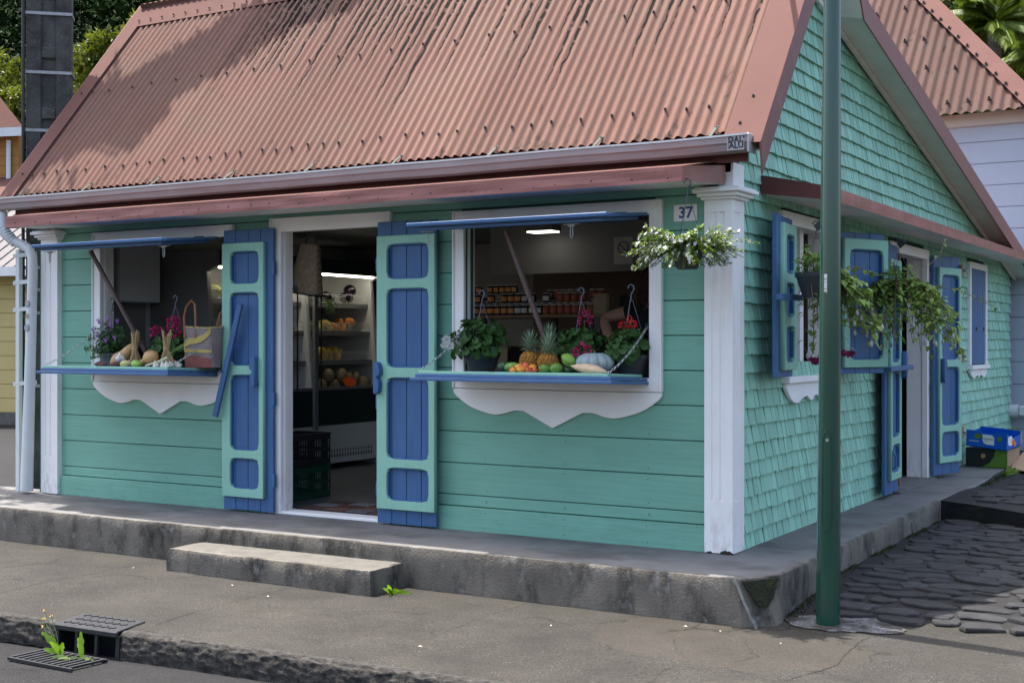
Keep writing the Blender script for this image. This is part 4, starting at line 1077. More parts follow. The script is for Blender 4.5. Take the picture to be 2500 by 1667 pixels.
dm = MB(True)
def onpost(u, z, r): # u in radians round the post
    a = ca0-u; return (bx+(tx-bx)*z/3.0+math.cos(a)*r, by+math.sin(a)*r, z+.01)
loop = [(-.42, .62), (-.42, 1.00), (-.36, 1.055), (-.2, 1.085), (0, 1.095), (.2, 1.085), (.36, 1.055), (.42, 1.00), (.42, .62), (.36, .565), (.2, .535), (0, .525), (-.2, .535), (-.36, .565), (-.42, .62)]
dm.tube([onpost(u, z, .0686-.0056*z) for u, z in loop], .0026, 5); add('access_door_seam', dm, mat('dark_seam', (.006, .03, .02), .6, 0), lp)
m = MB(True); m.cyl(onpost(.0, 1.04, .058), onpost(0, 1.04, .0645), .009, n=12); add('access_door_lock', m, m_metal, lp)
m = MB(); a0, a1 = .12, .42
m.poly([onpost(a0, 1.862, .0592), onpost(a1, 1.862, .0592), onpost(a1, 1.966, .0592), onpost(a0, 1.966, .0592)]); m.poly([onpost(a0, 1.966, .0588), onpost(a1, 1.966, .0588), onpost(a1, 1.862, .0588), onpost(a0, 1.862, .0588)])
lab = add('label', m, m_paper, lp)
am = ca0-(a0+a1)/2
for i, ch in enumerate('21-20'):
    z = 1.95-.0185*i; p = onpost((a0+a1)/2, z-.01, .0598)
    add('label_text', text(ch, .019, T(p) @ RZ(am+math.pi/2) @ RX(R(90)) @ RZ(R(90))), ink, lab)
# lamp arm and head (above the picture)
m = MB(True); m.tube([(tx+.03, by, 6.9), (tx+.05, by-.1, 7.15), (tx+.05, by-.6, 7.25)], .03, 10); add('arm', m, m_pole, lp)
m = MB(True); m.blob((tx+.05, by-.85, 7.22), (.16, .32, .08)); add('lamp_head', m, m_pole, lp)

# concrete utility pole with recessed panels
up = thing('utility_pole', 'dark concrete utility pole with recessed panels and metal bands', 'utility pole', (-7.12, .68, .0))
UM = T(-7.165, .67, 0) @ RZ(R(44)) @ T(7.165, -.67, 0)
px0, px1, py0, py1 = -7.345, -6.985, .565, .775
def wid(z): return .012*(4.5-z)/4.5*2
m = MB()
for z0, z1 in [(0, 8.5)]:
    for s, a, b in ((0, px0, px0+.115), (1, px1-.115, px1)):
        m.prism([(a-(wid(0) if s == 0 else 0), py0, 0), (b+(wid(0) if s else 0), py0, 0), (b+(wid(0) if s else 0), py1, 0), (a-(wid(0) if s == 0 else 0), py1, 0)], (0, 0, 8.5))
add('flange', m, m_post2, up, UM, bevel=.012)
m = MB(); m.box(px0+.11, px1-.11, py0+.035, py1-.035, 0, 8.5); add('web', m, m_post2, up, UM)
zb = [.3+.577*k for k in range(14)]
for z in zb:
    m = MB(); m.box(px0+.1151, px1-.1151, py0+.002, py1-.002, z-.055, z+.055); add('rung', m, m_post2, up, UM, bevel=.012)
for z in (3.60, 4.15, 4.71, 5.3, 2.30, 2.09, 1.87, 1.18):
    m = MB(); m.box(px0-.035, px1+.035, py0-.008, py0-.003, z-.014, z+.014); m.box(px1+.03, px1+.035, py0-.008, py1+.008, z-.014, z+.014); m.box(px0-.035, px0-.03, py0-.008, py1+.008, z-.014, z+.014); add('metal_band', m, m_metal, up, UM)
m = MB(True); m.tube([(px0-.045, py0-.02, 0), (px0-.045, py0-.02, 3), (px0-.04, py0-.02, 8)], .016, 8); add('cable', m, m_black, up, UM)
cd = thing('cable_duct', 'flat white cable duct rising beside the concrete pole', 'duct', (-6.79, -.02, 0))
m = MB(); m.box(-6.735, -6.685, -.06, -.02, .02, 2.42); add('cover', m, m_pvc, cd, bevel=.004)
for z in (2.36, 2.12, 1.88, 1.22):
    m = MB(); m.bar((-6.755, -.066, z), (-6.50, -.02, z+.02), .006, .035); add('strap', m, m_pvc, cd)
# pale gate post at the very left edge
gp_ = thing('gate_post', 'pale narrow post at the far left edge by the alley', 'post', (-7.85, .2, 0))
m = MB(); m.box(-7.93, -7.78, .15, .3, 0, 1.72); add('shaft', m, m_whitew, gp_, bevel=.01)
m = MB(); m.box(-7.95, -7.76, .13, .32, 1.7201, 1.76); add('cap', m, m_whitew, gp_, bevel=.01)

# ================================================================== PLANTS
def leafmat(name, c, t=.3, var=.35, vs=9): return mat(name, c, .5, var, vs, trans=t, spec=.3)
m_lf = leafmat('dark_geranium_leaf', (.055, .125, .030)); m_lf2 = leafmat('bright_basket_leaf', (.15, .235, .024)); m_lf3 = leafmat('fuchsia_leaf', (.19, .29, .06), .35)
m_pet_w = mat('white_petal', (.50, .50, .47), .6, .05, 9, trans=.25); m_pet_p = mat('pink_petal', (.52, .02, .12), .55, .25, 60, trans=.2); m_pet_r = mat('red_petal', (.62, .022, .03), .55, .2, 60, trans=.2); m_pet_v = mat('violet_petal', (.30, .10, .42), .55, .3, 60, trans=.2); m_pet_m = mat('magenta_petal', (.17, .008, .06), .55, .3, 40, trans=.1)
m_stem = mat('plant_stem', (.10, .14, .05), .6, .2, 9); m_stemb = mat('brown_stem', (.13, .07, .05), .6, .2, 9)
def pot(par, M, r0, r1, h, material):
    m = MB(True); m.lathe([(r0*.92, 0), (r0, .01), (r1, h*.82), (r1+.008, h*.82), (r1+.010, h), (r1-.004, h), (r1-.01, h-.03), (.01, h-.03)], n=24); return add('pot', m, material, par, M)
def hanger(par, M, h0, h1, r, material, n=3, hook=True):
    m = MB(True)
    for k in range(n):
        a = 2*math.pi*k/n+.5; m.tube([(r*math.cos(a), r*math.sin(a), h0), (r*.08*math.cos(a), r*.08*math.sin(a), h1-.06)], .0021, 5)
    if hook:
        m.tube([(0, 0, h1-.07), (0, 0, h1-.03), (.006, 0, h1-.015), (.022, 0, h1+.008), (.018, 0, h1+.032), (0, 0, h1+.042), (-.016, 0, h1+.032), (-.022, 0, h1+.016)], .0042, 6)
    else: m.tube([(0, 0, h1-.07), (0, 0, h1)], .006, 6)
    return add('hanger', m, material, par, M)
def geranium(name, label, loc, foliage_r, fh, seed, flowers, hook_h, leafc=m_lf, n=230, potr=(.085, .12, .14), potm=None, leafr=(.024, .042), hm=None):
    random.seed(seed); M = T(*loc); t = thing(name, label, 'plant', loc)
    pot(t, M, *potr, potm or m_pot)
    m = MB(); st = MB(True); h = potr[2]
    for k in range(n):
        d = rdir(-.85); q = random.random()**.45
        p = V((d.x*foliage_r[0]*q, d.y*foliage_r[1]*q-.02, h-.01+fh*.42+d.z*fh*.66*q))
        if d.z < -.3: p.y -= .07
        nn = (d+V((0, -.25, .55))).normalized(); m.rleaf(p, nn+rdir()*.45, random.uniform(*leafr), 8, .2)
        if k % 6 == 0: st.tube([(d.x*.03, d.y*.03, h-.02), p*.5+V((0, 0, h*.4)), p], .0022, 4, False)
    add('foliage', m, leafc, t, M); add('stems', st, m_stem, t, M)
    for (x, y, z, r, pm) in flowers:
        f = MB()
        if pm is m_pet_w:
            nn = V((.45, -.85, .25)).normalized(); u_ = nn.cross(V((0, 0, 1))).normalized(); v_ = nn.cross(u_)
            for q in range(5): f.rleaf(V((x, y, z))+(u_*math.cos(q*1.257)+v_*math.sin(q*1.257))*r*.62, nn, r*.50, 8, .05)
        for k in range(46 if pm is not m_pet_w else 0):
            d = rdir(-.6); c = V((x, y, z))+d*r*random.uniform(.65, 1); f.leaf(c, d+rdir()*.8, rdir(), r*.55, r*.42, .2, .3)
        add('flower_head', f, pm, t, M)
        s = MB(True); s.tube([(x*.6, y*.4, h), (x*.9, y*.8, (z+h)/2), (x, y, z)], .0025, 4, False); add('flower_stalk', s, m_stem, t, M)
    if hook_h: hanger(t, M, h-.01, hook_h, potr[1], hm or m_wire2)
    return t
ZF = 1.392
geranium('geranium', 'bushy geranium with white flowers at the left of the right window', (-1.86, .0, ZF-.02), (.225, .17), .24, 1, [(-.165, -.20, .245, .032, m_pet_w), (-.135, -.21, .20, .034, m_pet_w), (-.19, -.19, .205, .026, m_pet_w)], .545)
geranium('geranium', 'geranium with magenta flower heads behind the pumpkin', (-1.10, .05, ZF-.02), (.21, .15), .17, 2, [(.055, -.06, .375, .046, m_pet_p), (.12, -.22, .165, .052, m_pet_p)], .55)
geranium('geranium', 'geranium with one scarlet flower in dark pot beside the chain', (-.705, .0, ZF-.02), (.145, .14), .19, 3, [(.0, -.05, .335, .052, m_pet_r)], .56)
geranium('geranium', 'pink and red geranium next to the woven bag', (-4.86, .03, ZF-.02), (.20, .15), .16, 4, [(-.12, -.08, .30, .052, m_pet_p), (.0, -.02, .375, .055, m_pet_p), (.08, -.10, .295, .055, m_pet_p)], .565)
t = geranium('fuchsia', 'violet flowered fuchsia in grey pot at the left window', (-5.60, .03, ZF-.02), (.22, .16), .26, 5, [], .56, m_lf, 420, (.07, .10, .13), m_potg, (.010, .020), m_wire)
random.seed(15)
for k in range(9):
    f = MB(); x, y, z = random.uniform(-.14, .26), random.uniform(-.24, -.08), random.uniform(.17, .44)
    for q in range(5): f.leaf((x, y, z), (math.cos(q*1.26), -.3, .5*math.sin(q*1.26)+.2), (0, -1, 0), .030, .010)
    f.blob((x, y, z-.015), (.009, .009, .014), 6, 4); add('flower', f, m_pet_v, t, T(-5.60, .03, ZF-.02))
# hanging basket with white flowers
def basket_white():
    random.seed(41); L = (-.085, -.52, 2.03); M = T(*L); t = thing('hanging_basket', 'hanging basket of small white flowers below the front canopy', 'hanging basket', L)
    pot(t, M, .065, .105, .125, m_pot)
    m = MB(); fl = MB(); st = MB(True)
    for b in range(190):
        a = random.uniform(0, 2*math.pi); el = random.uniform(-.3, 1.0); Ln = random.uniform(.13, .25)*(1.15 if math.cos(a) > .3 or math.cos(a) < -.6 else .9)
        if b == 0: a, el, Ln = .18, .22, .38
        if b in (1, 2): a, el, Ln = 3.1+.2*b, .1, .32
        d = V((math.cos(a), math.sin(a), el)).normalized(); p0 = V((math.cos(a)*.06, math.sin(a)*.06, .12))
        pts = [p0+d*Ln*q+V((0, 0, .05*q-.11*q*q)) for q in (0, .33, .66, 1)]
        st.tube(pts, .0022, 4, False)
        for k in range(30):
            q = random.uniform(.15, 1); i = min(int(q*3), 2); c = pts[i].lerp(pts[i+1], q*3-i)
            m.leaf(c, d*.4+rdir(-.3), (0, 0, 1), random.uniform(.022, .040), random.uniform(.008, .014))
        for k in range(random.randint(1, 4)):
            q = random.uniform(.45, 1.02); i = min(int(q*3), 2); c = pts[i].lerp(pts[i+1], min(1, q*3-i))+rdir()*.012
            o = (d*.5+V((0, -.35, .45))+rdir()*.5).normalized(); u = o.cross(V((.2, .3, .9))).normalized(); v = o.cross(u)
            for s in range(5): aa = s*.62-1.24+random.uniform(-.1, .1); fl.leaf(c, u*math.cos(aa)+v*math.sin(aa)+o*.3, o, .021, .011, .05, .05)
    for k in range(60):
        a = random.uniform(0, 6.28); p = V((.1*math.cos(a), .1*math.sin(a), .11)); q = [p+V((math.cos(a)*.03*i, math.sin(a)*.03*i, -.045*i*(i*.4+.3))) for i in range(3)]
        for i in range(6): m.leaf(q[0].lerp(q[2], random.random()), rdir(), (0, 0, 1), .024, .009)
    add('foliage', m, m_lf2, t, M); add('stems', st, m_stem, t, M); add('flowers', fl, m_pet_w, t, M, kind='stuff')
    hanger(t, M, .12, .50, .10, m_wire, hook=True)
basket_white()
def fuchsia_basket(name, label, L, seed, nb, reach, spread, potr, drops, tendrils, mag):
    random.seed(seed); M = T(*L); t = thing(name, label, 'hanging basket', L)
    pot(t, M, *potr, m_pot); m = MB(); st = MB(True); buds = []
    h = potr[2]
    for b in range(nb):
        a = random.uniform(*spread); Ln = random.uniform(.5, 1)*reach; up = random.uniform(.0, .13)
        p0 = V((math.cos(a)*.05, math.sin(a)*.05, h-.02)); d = V((math.cos(a), math.sin(a), 0))
        pts = [p0+d*Ln*.62*q+V((0, 0, up*math.sin(q*2.2)-random.uniform(.5, .95)*Ln*q*q)) for q in (0, .25, .5, .75, 1)]
        st.tube(pts, .002, 4, False)
        for k in range(15):
            q = random.uniform(.05, 1); i = min(int(q*4), 3); c = pts[i].lerp(pts[i+1], q*4-i)
            s = 1 if k % 2 else -1; dd = (d*random.uniform(.1, .8)+V((-d.y*s, d.x*s, random.uniform(-.8, .25)))).normalized()
            m.leaf(c, dd, (0, 0, 1), random.uniform(.055, .095), random.uniform(.036, .056), .08, .3)
        buds.append(pts[-1])
    for k in range(150):
        a = random.uniform(0, 6.28); q = random.random()**.5; m.leaf((math.cos(a)*.13*q, math.sin(a)*.13*q, h+random.uniform(-.01, .10)), rdir(-.1), (0, 0, 1), random.uniform(.035, .06), .03, .08, .3)
    for pts, nleaf in tendrils:
        P = [V(p) for p in pts]; st.tube(P, .003, 4, False)
        for k in range(nleaf):
            q = random.uniform(.1, 1)*(len(P)-1); i = min(int(q), len(P)-2); c = P[i].lerp(P[i+1], q-i); m.leaf(c, rdir(-.7), (0, 0, 1), random.uniform(.04, .065), .032, .1, .3)
    add('foliage', m, m_lf3, t, M); add('stems', st, m_stemb, t, M)
    for k, b in enumerate(buds[:drops]):
        f = MB(True); c = b+V((random.uniform(-.02, .02), 0, -.05)); f.blob(c, (.009, .009, .019), 8, 6, fn=lambda q: q*(1+.25*(q.z < 0))); f.tube([c+V((0, 0, .02)), b], .001, 4); add('bud', f, m_pet_w, t, M)
    for (x, y, z) in mag:
        f = MB()
        for k in range(40): d = rdir(-1); d.z = -abs(d.z)*.6; f.leaf(V((x, y, z))+d*.012, d+V((0, 0, -.3)), rdir(), .045, .035, .2, .2)
        add('bloom', f, m_pet_m, t, M)
        f = MB()
        for q in range(4): f.leaf((x, y, z+.01), (math.cos(q*1.57), math.sin(q*1.57), .25), (0, 0, 1), .055, .022, .1, .5)
        add('sepals', f, m_pet_w, t, M)
    hanger(t, M, h, .45, potr[1], m_wire)
    m = MB(); m.obox((.02, 0, .46), V((.022, .0, .018)), (0, .004, 0), V((-.015, 0, .018))); add('price_tag', m, m_black, t, M)
fuchsia_basket('hanging_basket', 'trailing fuchsia basket behind the lamp post with deep magenta blooms', (.40, .42, 2.02-.14), 61, 52, .60, (.25, 2.1), (.085, .125, .16), 16,
   [([(0, -.05, .15), (.02, -.12, .24), (.0, -.2, .27), (-.02, -.3, .2)], 14), ([(0, .0, .15), (-.03, -.05, .3), (-.04, -.1, .33)], 7), ([(.02, .1, .15), (.12, .55, .22), (.17, .85, .17)], 22), ([(0, -.1, .1), (.03, -.15, -.06), (.03, -.14, -.24), (.02, -.12, -.36)], 20)], [(.03, -.10, -.38), (.12, .30, -.34)])
fuchsia_basket('hanging_basket', 'larger trailing fuchsia basket with white buds in front of the side door', (.40, 2.50, 2.04-.14), 62, 115, .70, (.2, 6.3), (.085, .125, .16), 34,
   [([(.05, .1, .15), (.10, .5, .30), (.11, .9, .42), (.11, 1.1, .55)], 10), ([(.05, .2, .15), (.12, .9, .16), (.14, 1.7, .14), (.15, 2.4, .08), (.16, 3.2, .02)], 30), ([(.04, -.2, .15), (.05, -.35, .3), (.06, -.4, .25)], 8), ([(.06, .1, .1), (.16, .5, .06), (.2, .9, -.06), (.2, 1.15, -.1)], 30)], [])

# ================================================================== PRODUCE on the flaps
def fruit(name, label, cat, M, r, material, fn=None, group=None, n=16, m_=11, stem=None):
    b = MB(True); b.blob((0, 0, 0), r, n, m_, fn)
    if stem:
        t = thing(name, label, cat, M=M, group=group); add('flesh', b, material, t, M)
        s = MB(True); s.tube([(0, 0, r[2]*.85), (.003, 0, r[2]+stem)], [.006, .004], 6); add('stalk', s, m_stemb, t, M); return t
    o = add(name, b, material, None, M); tag(o, label, cat, group); return o
ZT = 1.396
def fm(name, c, rough=.45, var=.18, vs=14, dirt=()): return mat(name, c, rough, var, vs, dirt=dirt, bump=(60, .001))
m_but = fm('butternut_skin', (.52, .30, .12)); m_pump = mat('blue_grey_pumpkin_skin', (.34, .41, .40), .5, .08, 8, dirt=[((.42,.45,.40), 20, .6, .75, .5)]); m_swp = fm('pale_sweet_potato', (.58, .42, .27), .8, .2, 20, [((.12,.07,.05), 40, .66, .72, .8)])
m_spb = fm('brown_sweet_potato', (.12, .055, .045), .8, .3, 20); m_chg = fm('green_chayote', (.22, .38, .06)); m_chp = fm('pale_chayote', (.52, .48, .20)); m_wm = fm('dark_melon', (.03, .07, .025), .4, .5, 30); m_sq = fm('green_squash', (.16, .30, .06), .4, .4, 30); m_av = fm('green_mango', (.10, .20, .03), .4, .2, 12); m_dg = fm('dark_pepper', (.02, .05, .015), .3); m_or = fm('orange_pepper', (.62, .26, .03), .35, .3, 20); m_rd = fm('red_mango', (.52, .10, .04), .4, .45, 20)
def ribs(k, d): return lambda q: V((q.x*(1-d*(.5+.5*math.cos(k*math.atan2(q.y, q.x)))**4), q.y*(1-d*(.5+.5*math.cos(k*math.atan2(q.y, q.x)))**4), q.z-(.25*max(0, 1-3*math.hypot(q.x, q.y)) if q.z > 0 else 0)))
fruit('pumpkin', 'large pale blue grey ribbed pumpkin on the right window flap', 'pumpkin', T(-.865, -.21, ZT+.066) @ RZ(.3), (.128, .128, .070), m_pump, ribs(11, .13), n=66, m_=14, stem=.01)
def taper(a, b=0): return lambda q: V((q.x, q.y*(1-a*abs(q.x)**2)*(1+.12*math.sin(q.x*5)), q.z*(1-a*abs(q.x)**2)+b*math.sin(q.x*2)))
fruit('sweet_potato', 'large pale sweet potato lying in front of the pumpkin', 'sweet potato', T(-.785, -.44, ZT+.030) @ RZ(-.10) @ RY(.16), (.145, .048, .034), m_swp, taper(.65, .1), n=18, m_=14)
def pear(q): s = 1-.38*max(0, q.z)**1.2; return V((q.x*s*(1-.07*math.cos(5*math.atan2(q.y, q.x))), q.y*s*(1-.07*math.cos(5*math.atan2(q.y, q.x))), q.z))
fruit('chayote', 'light green chayote leaning against the blue grey pumpkin', 'chayote', T(-1.02, -.28, ZT+.085) @ RY(-1.0) @ RZ(.4), (.040, .040, .058), m_chg, pear, n=24)
fruit('melon', 'small dark green striped melon left of the pineapples', 'melon', T(-1.47, -.34, ZT+.036), (.046, .046, .038), m_wm, ribs(9, .06), n=36)
fruit('squash', 'round light green squash beside the dark striped melon', 'squash', T(-1.385, -.38, ZT+.034), (.054, .05, .036), m_sq, ribs(8, .08), n=36)
fruit('mango', 'plain green mango right of the orange peppers', 'mango', T(-1.10, -.45, ZT+.028), (.046, .036, .032), m_av, lambda q: V((q.x, q.y, q.z*(1-.15*q.x))))
fruit('mango', 'green mango in front of the leaning chayote', 'mango', T(-1.018, -.45, ZT+.032), (.045, .04, .036), m_av, lambda q: V((q.x, q.y, q.z*(1+.12*q.x))))
for i, (x, y) in enumerate(((-.955, -.42), (-.93, -.39), (-.965, -.36))): fruit('pepper', 'dark green pepper between the mango and pale sweet potato', 'pepper', T(x, y, ZT+.020) @ RZ(i), (.036, .022, .021), m_dg, taper(.4), 'dark green peppers')
random.seed(9)
for i, (x, y, zz) in enumerate(((-1.335, -.46, 0), (-1.30, -.44, .02), (-1.275, -.47, 0), (-1.255, -.43, .028), (-1.225, -.46, .0), (-1.195, -.44, .018), (-1.165, -.47, 0), (-1.31, -.49, 0), (-1.235, -.49, 0), (-1.19, -.495, 0))):
    fruit('pepper', 'small orange red pepper piled in front of the pineapples', 'pepper', T(x, y, ZT+.018+zz) @ RZ(random.uniform(0, 3)) @ RX(random.uniform(-.3, .3)), (.030, .022, .020), m_or if i % 3 else m_rd, lambda q: V((q.x, q.y*(1+.15*math.cos(4*math.atan2(q.z, q.y))), q.z*(1+.15*math.cos(4*math.atan2(q.z, q.y))))), 'orange and red peppers', 14, 8)
m_pine = mat('pineapple_skin', (.50, .24, .05), .6, .5, 45, dirt=[((.12,.06,.03), 40, .55, .68, .7)]); m_pinel = leafmat('pineapple_leaf', (.24, .32, .20), .1, .4)
def pineapple(x, y, h, r, label, seed, lean=0):
    random.seed(seed); M = T(x, y, ZT-.002) @ RY(lean); t = thing('pineapple', label, 'pineapple', M=M)
    b = MB(True); b.blob((0, 0, h/2), (r*.92, r*.92, h/2), 18, 12); add('body', b, m_pine, t, M)
    e = MB(True); rows = 9
    for i in range(rows):
        z = h*(.06+.88*(i+.5)/rows); rr = r*math.sqrt(max(.05, 1-((z-h/2)/(h/2))**2))*.97; nk = max(5, int(2*math.pi*rr/.022))
        for k in range(nk):
            a = 2*math.pi*(k+(i % 2)*.5)/nk; c = V((rr*math.cos(a), rr*math.sin(a), z)); d = V((math.cos(a), math.sin(a), .25))
            u = V((-math.sin(a), math.cos(a), 0)); w_ = d.cross(u).normalized(); o = len(e.v)
            e.v += [c+u*.0112, c+w_*.0095, c-u*.0112, c-w_*.0095, c+d*.013]; e.f += [(o, o+1, o+4), (o+1, o+2, o+4), (o+2, o+3, o+4), (o+3, o, o+4)]
    add('eyes', e, m_pine, t, M, kind='stuff')
    c = MB()
    for k in range(46):
        a = k*2.4; q = k/46; el = .15+1.25*q; d = V((math.cos(a)*math.cos(el), math.sin(a)*math.cos(el), math.sin(el))); c.leaf((d.x*.012, d.y*.012, h-.005+.035*q), d, (0, 0, 1),   .06+.068*q, .023, .25, .28*(1-q))
    add('crown', c, m_pinel, t, M)
pineapple(-1.325, -.25, .145, .066, 'left pineapple of the front pair on the right window flap', 1)
pineapple(-1.180, -.27, .130, .064, 'right pineapple of the front pair with yellow green crown', 2, .03)
pineapple(-1.285, -.06, .19, .06, 'pineapple standing behind the front pair beside the prop stick', 3)
# left window produce
def butter(q): s = .62+.38*sstep(.15, -.45, q.x); return V((q.x, q.y*s*1.25, q.z*s*1.25))
fruit('butternut_squash', 'tan butternut squash leaning up behind the white garlic bulb', 'squash', T(-5.22, -.19, ZT+.085) @ RZ(.15) @ RY(-.72), (.155, .060, .060), m_but, butter, n=18, m_=16)
fruit('butternut_squash', 'tan butternut squash lying between the two garlic bundles', 'squash', T(-4.77, -.35, ZT+.055) @ RZ(2.9) @ RY(.42), (.120, .055, .055), m_but, butter, n=18, m_=16)
fruit('chayote', 'pale cream chayote on the left window flap', 'chayote', T(-4.925, -.44, ZT+.026) @ RZ(.2) @ RY(1.5), (.030, .034, .050), m_chp, pear, n=24)
fruit('chayote', 'bright green chayote on the left window flap', 'chayote', T(-4.81, -.44, ZT+.027) @ RZ(-.2) @ RY(-1.5), (.032, .036, .062), m_chg, pear, n=24)
for i, (x, y, s) in enumerate(((-5.36, -.32, 1), (-5.27, -.36, .8), (-5.07, -.41, 1))): fruit('sweet_potato', ('brown sweet potato at the left end of the left flap', 'small brown sweet potato below the leaning butternut squash', 'dark red sweet potato left of the cream chayote')[i], 'sweet potato', T(x, y, ZT+.020*s) @ RZ(.3*i), (.062*s, .026, .022*s), m_spb, taper(.5, .1))
m_gar = mat('garlic_skin', (.62, .57, .50), .6, .12, 20); m_straw = mat('dry_garlic_stalk', (.42, .29, .14), .75, .25, 25)
def garlicbulb(M, par=None, lab=None, grp=None, s=1):
    b = MB(True); b.lathe([(.006*s, 0), (.022*s, .006*s), (.027*s, .018*s), (.022*s, .030*s), (.010*s, .040*s), (.005*s, .056*s)], n=18, fn=lambda q, t: V((q.x*(1+.10*math.cos(6*t)), q.y*(1+.10*math.cos(6*t)), q.z)))
    if par: return add('bulb', b, m_gar, par, M)
    o = add('garlic_bulb', b, m_gar, None, M); tag(o, lab, 'garlic', grp); return o
garlicbulb(T(-5.14, -.30, ZT+.035), None, 'white garlic bulb resting on the leaning butternut squash', s=1.5)
for x, y in ((-4.49, -.37), (-4.45, -.33), (-4.52, -.42), (-4.60, -.42), (-4.63, -.38), (-4.47, -.43)): garlicbulb(T(x, y, ZT) @ RX(.4), None, 'small garlic bulb around the leek root', 'small garlic bulbs')
def bundle(x, y, label, seed):
    random.seed(seed); M = T(x, y, ZT); t = thing('garlic_bundle', label, 'garlic', (x, y, ZT))
    for k in range(15):
        a = k*2.4; r = random.uniform(.3, 1); b = V((math.cos(a)*.075*r, math.sin(a)*.06*r, .03)); mid = V((math.cos(a)*.016, math.sin(a)*.016, .145)); tp_ = V((math.cos(a)*.05*r, math.sin(a)*.04*r, random.uniform(.235, .30)))
        s = MB(True); s.tube([b, b.lerp(mid, .6), mid, tp_], [.006, .005, .005, .0062], 6); add('stalk', s, m_straw, t, M)
    for k in range(8):
        a = k*.785; garlicbulb(M @ T(math.cos(a)*.06, math.sin(a)*.05, .0) @ RX(random.uniform(-.4, .4)), t)
    s = MB(True); s.lathe([(.024, .132), (.026, .140), (.026, .150), (.024, .158)], n=14); add('tie', s, m_straw, t, M)
bundle(-5.06, -.22, 'left tied sheaf of dry garlic stalks near the violet fuchsia', 1); bundle(-4.64, -.28, 'right tied sheaf of dry garlic stalks beside the leek', 2)
lk = thing('leek', 'green leek leaning from the right garlic sheaf to the woven bag', 'leek', (-4.62, -.42, ZT)); m_lk = leafmat('leek_leaf', (.16, .27, .06), .2)
s = MB(True); s.tube([(-4.70, -.44, ZT+.012), (-4.58, -.42, ZT+.045), (-4.50, -.40, ZT+.08)], [.009, .011, .013], 8); add('shank', s, mat('leek_shank', (.48, .50, .30), .5, .1, 9), lk)
for k in range(5):
    l = MB(); l.leaf((-4.53, -.41, ZT+.06), (.75, .1+.1*k, .55+.08*k), (-.5, -.6, .6), .20+.015*k, .032, .2, .1); add('leaf', l, m_lk, lk)
# terracotta saucer
b = MB(True); b.lathe([(.05, 0), (.065, .03), (.07, .035), (.062, .035), (.05, .012), (.01, .012)], n=20); o = add('saucer', b, mat('terracotta', (.42, .12, .05), .7, .15, 12), None, T(-4.90, -.18, ZT+.02)); tag(o, 'terracotta saucer behind the lying butternut squash', 'saucer')
# woven bag with leather handles
def weave(name, base, dark, sc):
    t = N(name); tc = t.n('TexCoord'); wv = t.n('TexWave'); wv.inputs['Scale'].default_value = sc; t.l(tc.outputs['Object'], wv.inputs['Vector']); wv.inputs['Distortion'].default_value = 1.5; wv.bands_direction = 'Z'
    w2_ = t.n('TexWave'); w2_.inputs['Scale'].default_value = sc; t.l(tc.outputs['Object'], w2_.inputs['Vector']); w2_.inputs['Distortion'].default_value = 1.5; w2_.bands_direction = 'X'
    f = t.math('MULTIPLY', wv.outputs['Fac'], w2_.outputs['Fac']); f = t.math('ADD', f, t.rng(t.noise(30), .3, .7, -.15, .2))
    col = t.mix(f, dark, base); p = t.n('BsdfPrincipled'); t.l(col, p.inputs['Base Color']); p.inputs['Roughness'].default_value = .8
    bp = t.n('Bump'); bp.inputs['Distance'].default_value = .003; t.l(f, bp.inputs['Height']); t.l(bp.outputs[0], p.inputs['Normal'])
    o = t.n('OutputMaterial'); t.l(p.outputs[0], o.inputs[0]); return t.m
m_bag = weave('grey_raffia', (.36, .30, .28), (.17, .14, .14), 28); m_bagy = weave('yellow_raffia', (.62, .50, .18), (.40, .30, .08), 28); m_bagr = weave('rust_raffia', (.36, .13, .10), (.20, .06, .05), 28); m_leather = mat('tan_leather', (.26, .09, .04), .45, .15, 12)
bg_ = thing('woven_bag', 'grey woven raffia shopping bag with yellow strips and leather handles', 'bag', (-4.36, -.16, ZT)); BM = T(-4.36, -.16, ZT) @ RZ(-.12)
def bagsh(u, v, o=0):
    a = 2*math.pi*u; ex = .5; cx = math.copysign(abs(math.cos(a))**ex, math.cos(a)); sy = math.copysign(abs(math.sin(a))**ex, math.sin(a))
    return (cx*((.165+.012*v)+o), sy*((.075+.015*v)+o), .315*v+.008*math.sin(a*2)*v)
b = MB(True).grid(lambda u, v: bagsh(u, v), 48, 12); b.grid(lambda u, v: tuple(V(bagsh(u, .02))*v+V((0, 0, .004))), 24, 2); add('body', b, m_bag, bg_, BM)
def patch(u0, u1, vf0, vf1, nm, mt, o=.003): 
    b = MB(True).grid(lambda u, v: bagsh(u0+(u1-u0)*u, vf0(u)+(vf1(u)-vf0(u))*v, o), 20, 4); return add(nm, b, mt, bg_, BM)
patch(.535, .93, lambda u: .0, lambda u: .36-.14*u, 'rust_panel', m_bagr); patch(.54, .94, lambda u: .37, lambda u: .46, 'yellow_strip', m_bagy, .0045); patch(.56, .60, lambda u: .46, lambda u: .97, 'yellow_strip', m_bagy, .0045)
b = MB(True).grid(lambda u, v: bagsh(.62+.30*u+.05*(v-.5)*0, .47+.46*u+.16*(v-.5), .0055), 16, 3); add('yellow_strip', b, m_bagy, bg_, BM)
b = MB()
for k in range(48):
    p = V(bagsh(k/48, 1.0)); q = V(bagsh((k+.5)/48, .965, .003)); r_ = V(bagsh((k+1)/48, 1.0)); b.poly([p+V((0, 0, .006)), q, r_+V((0, 0, .006))]); b.poly([r_+V((0, 0, .006)), q+V((0, 0, .002)), p+V((0, 0, .006))])
add('rim_stitching', b, m_bagy, bg_, BM)
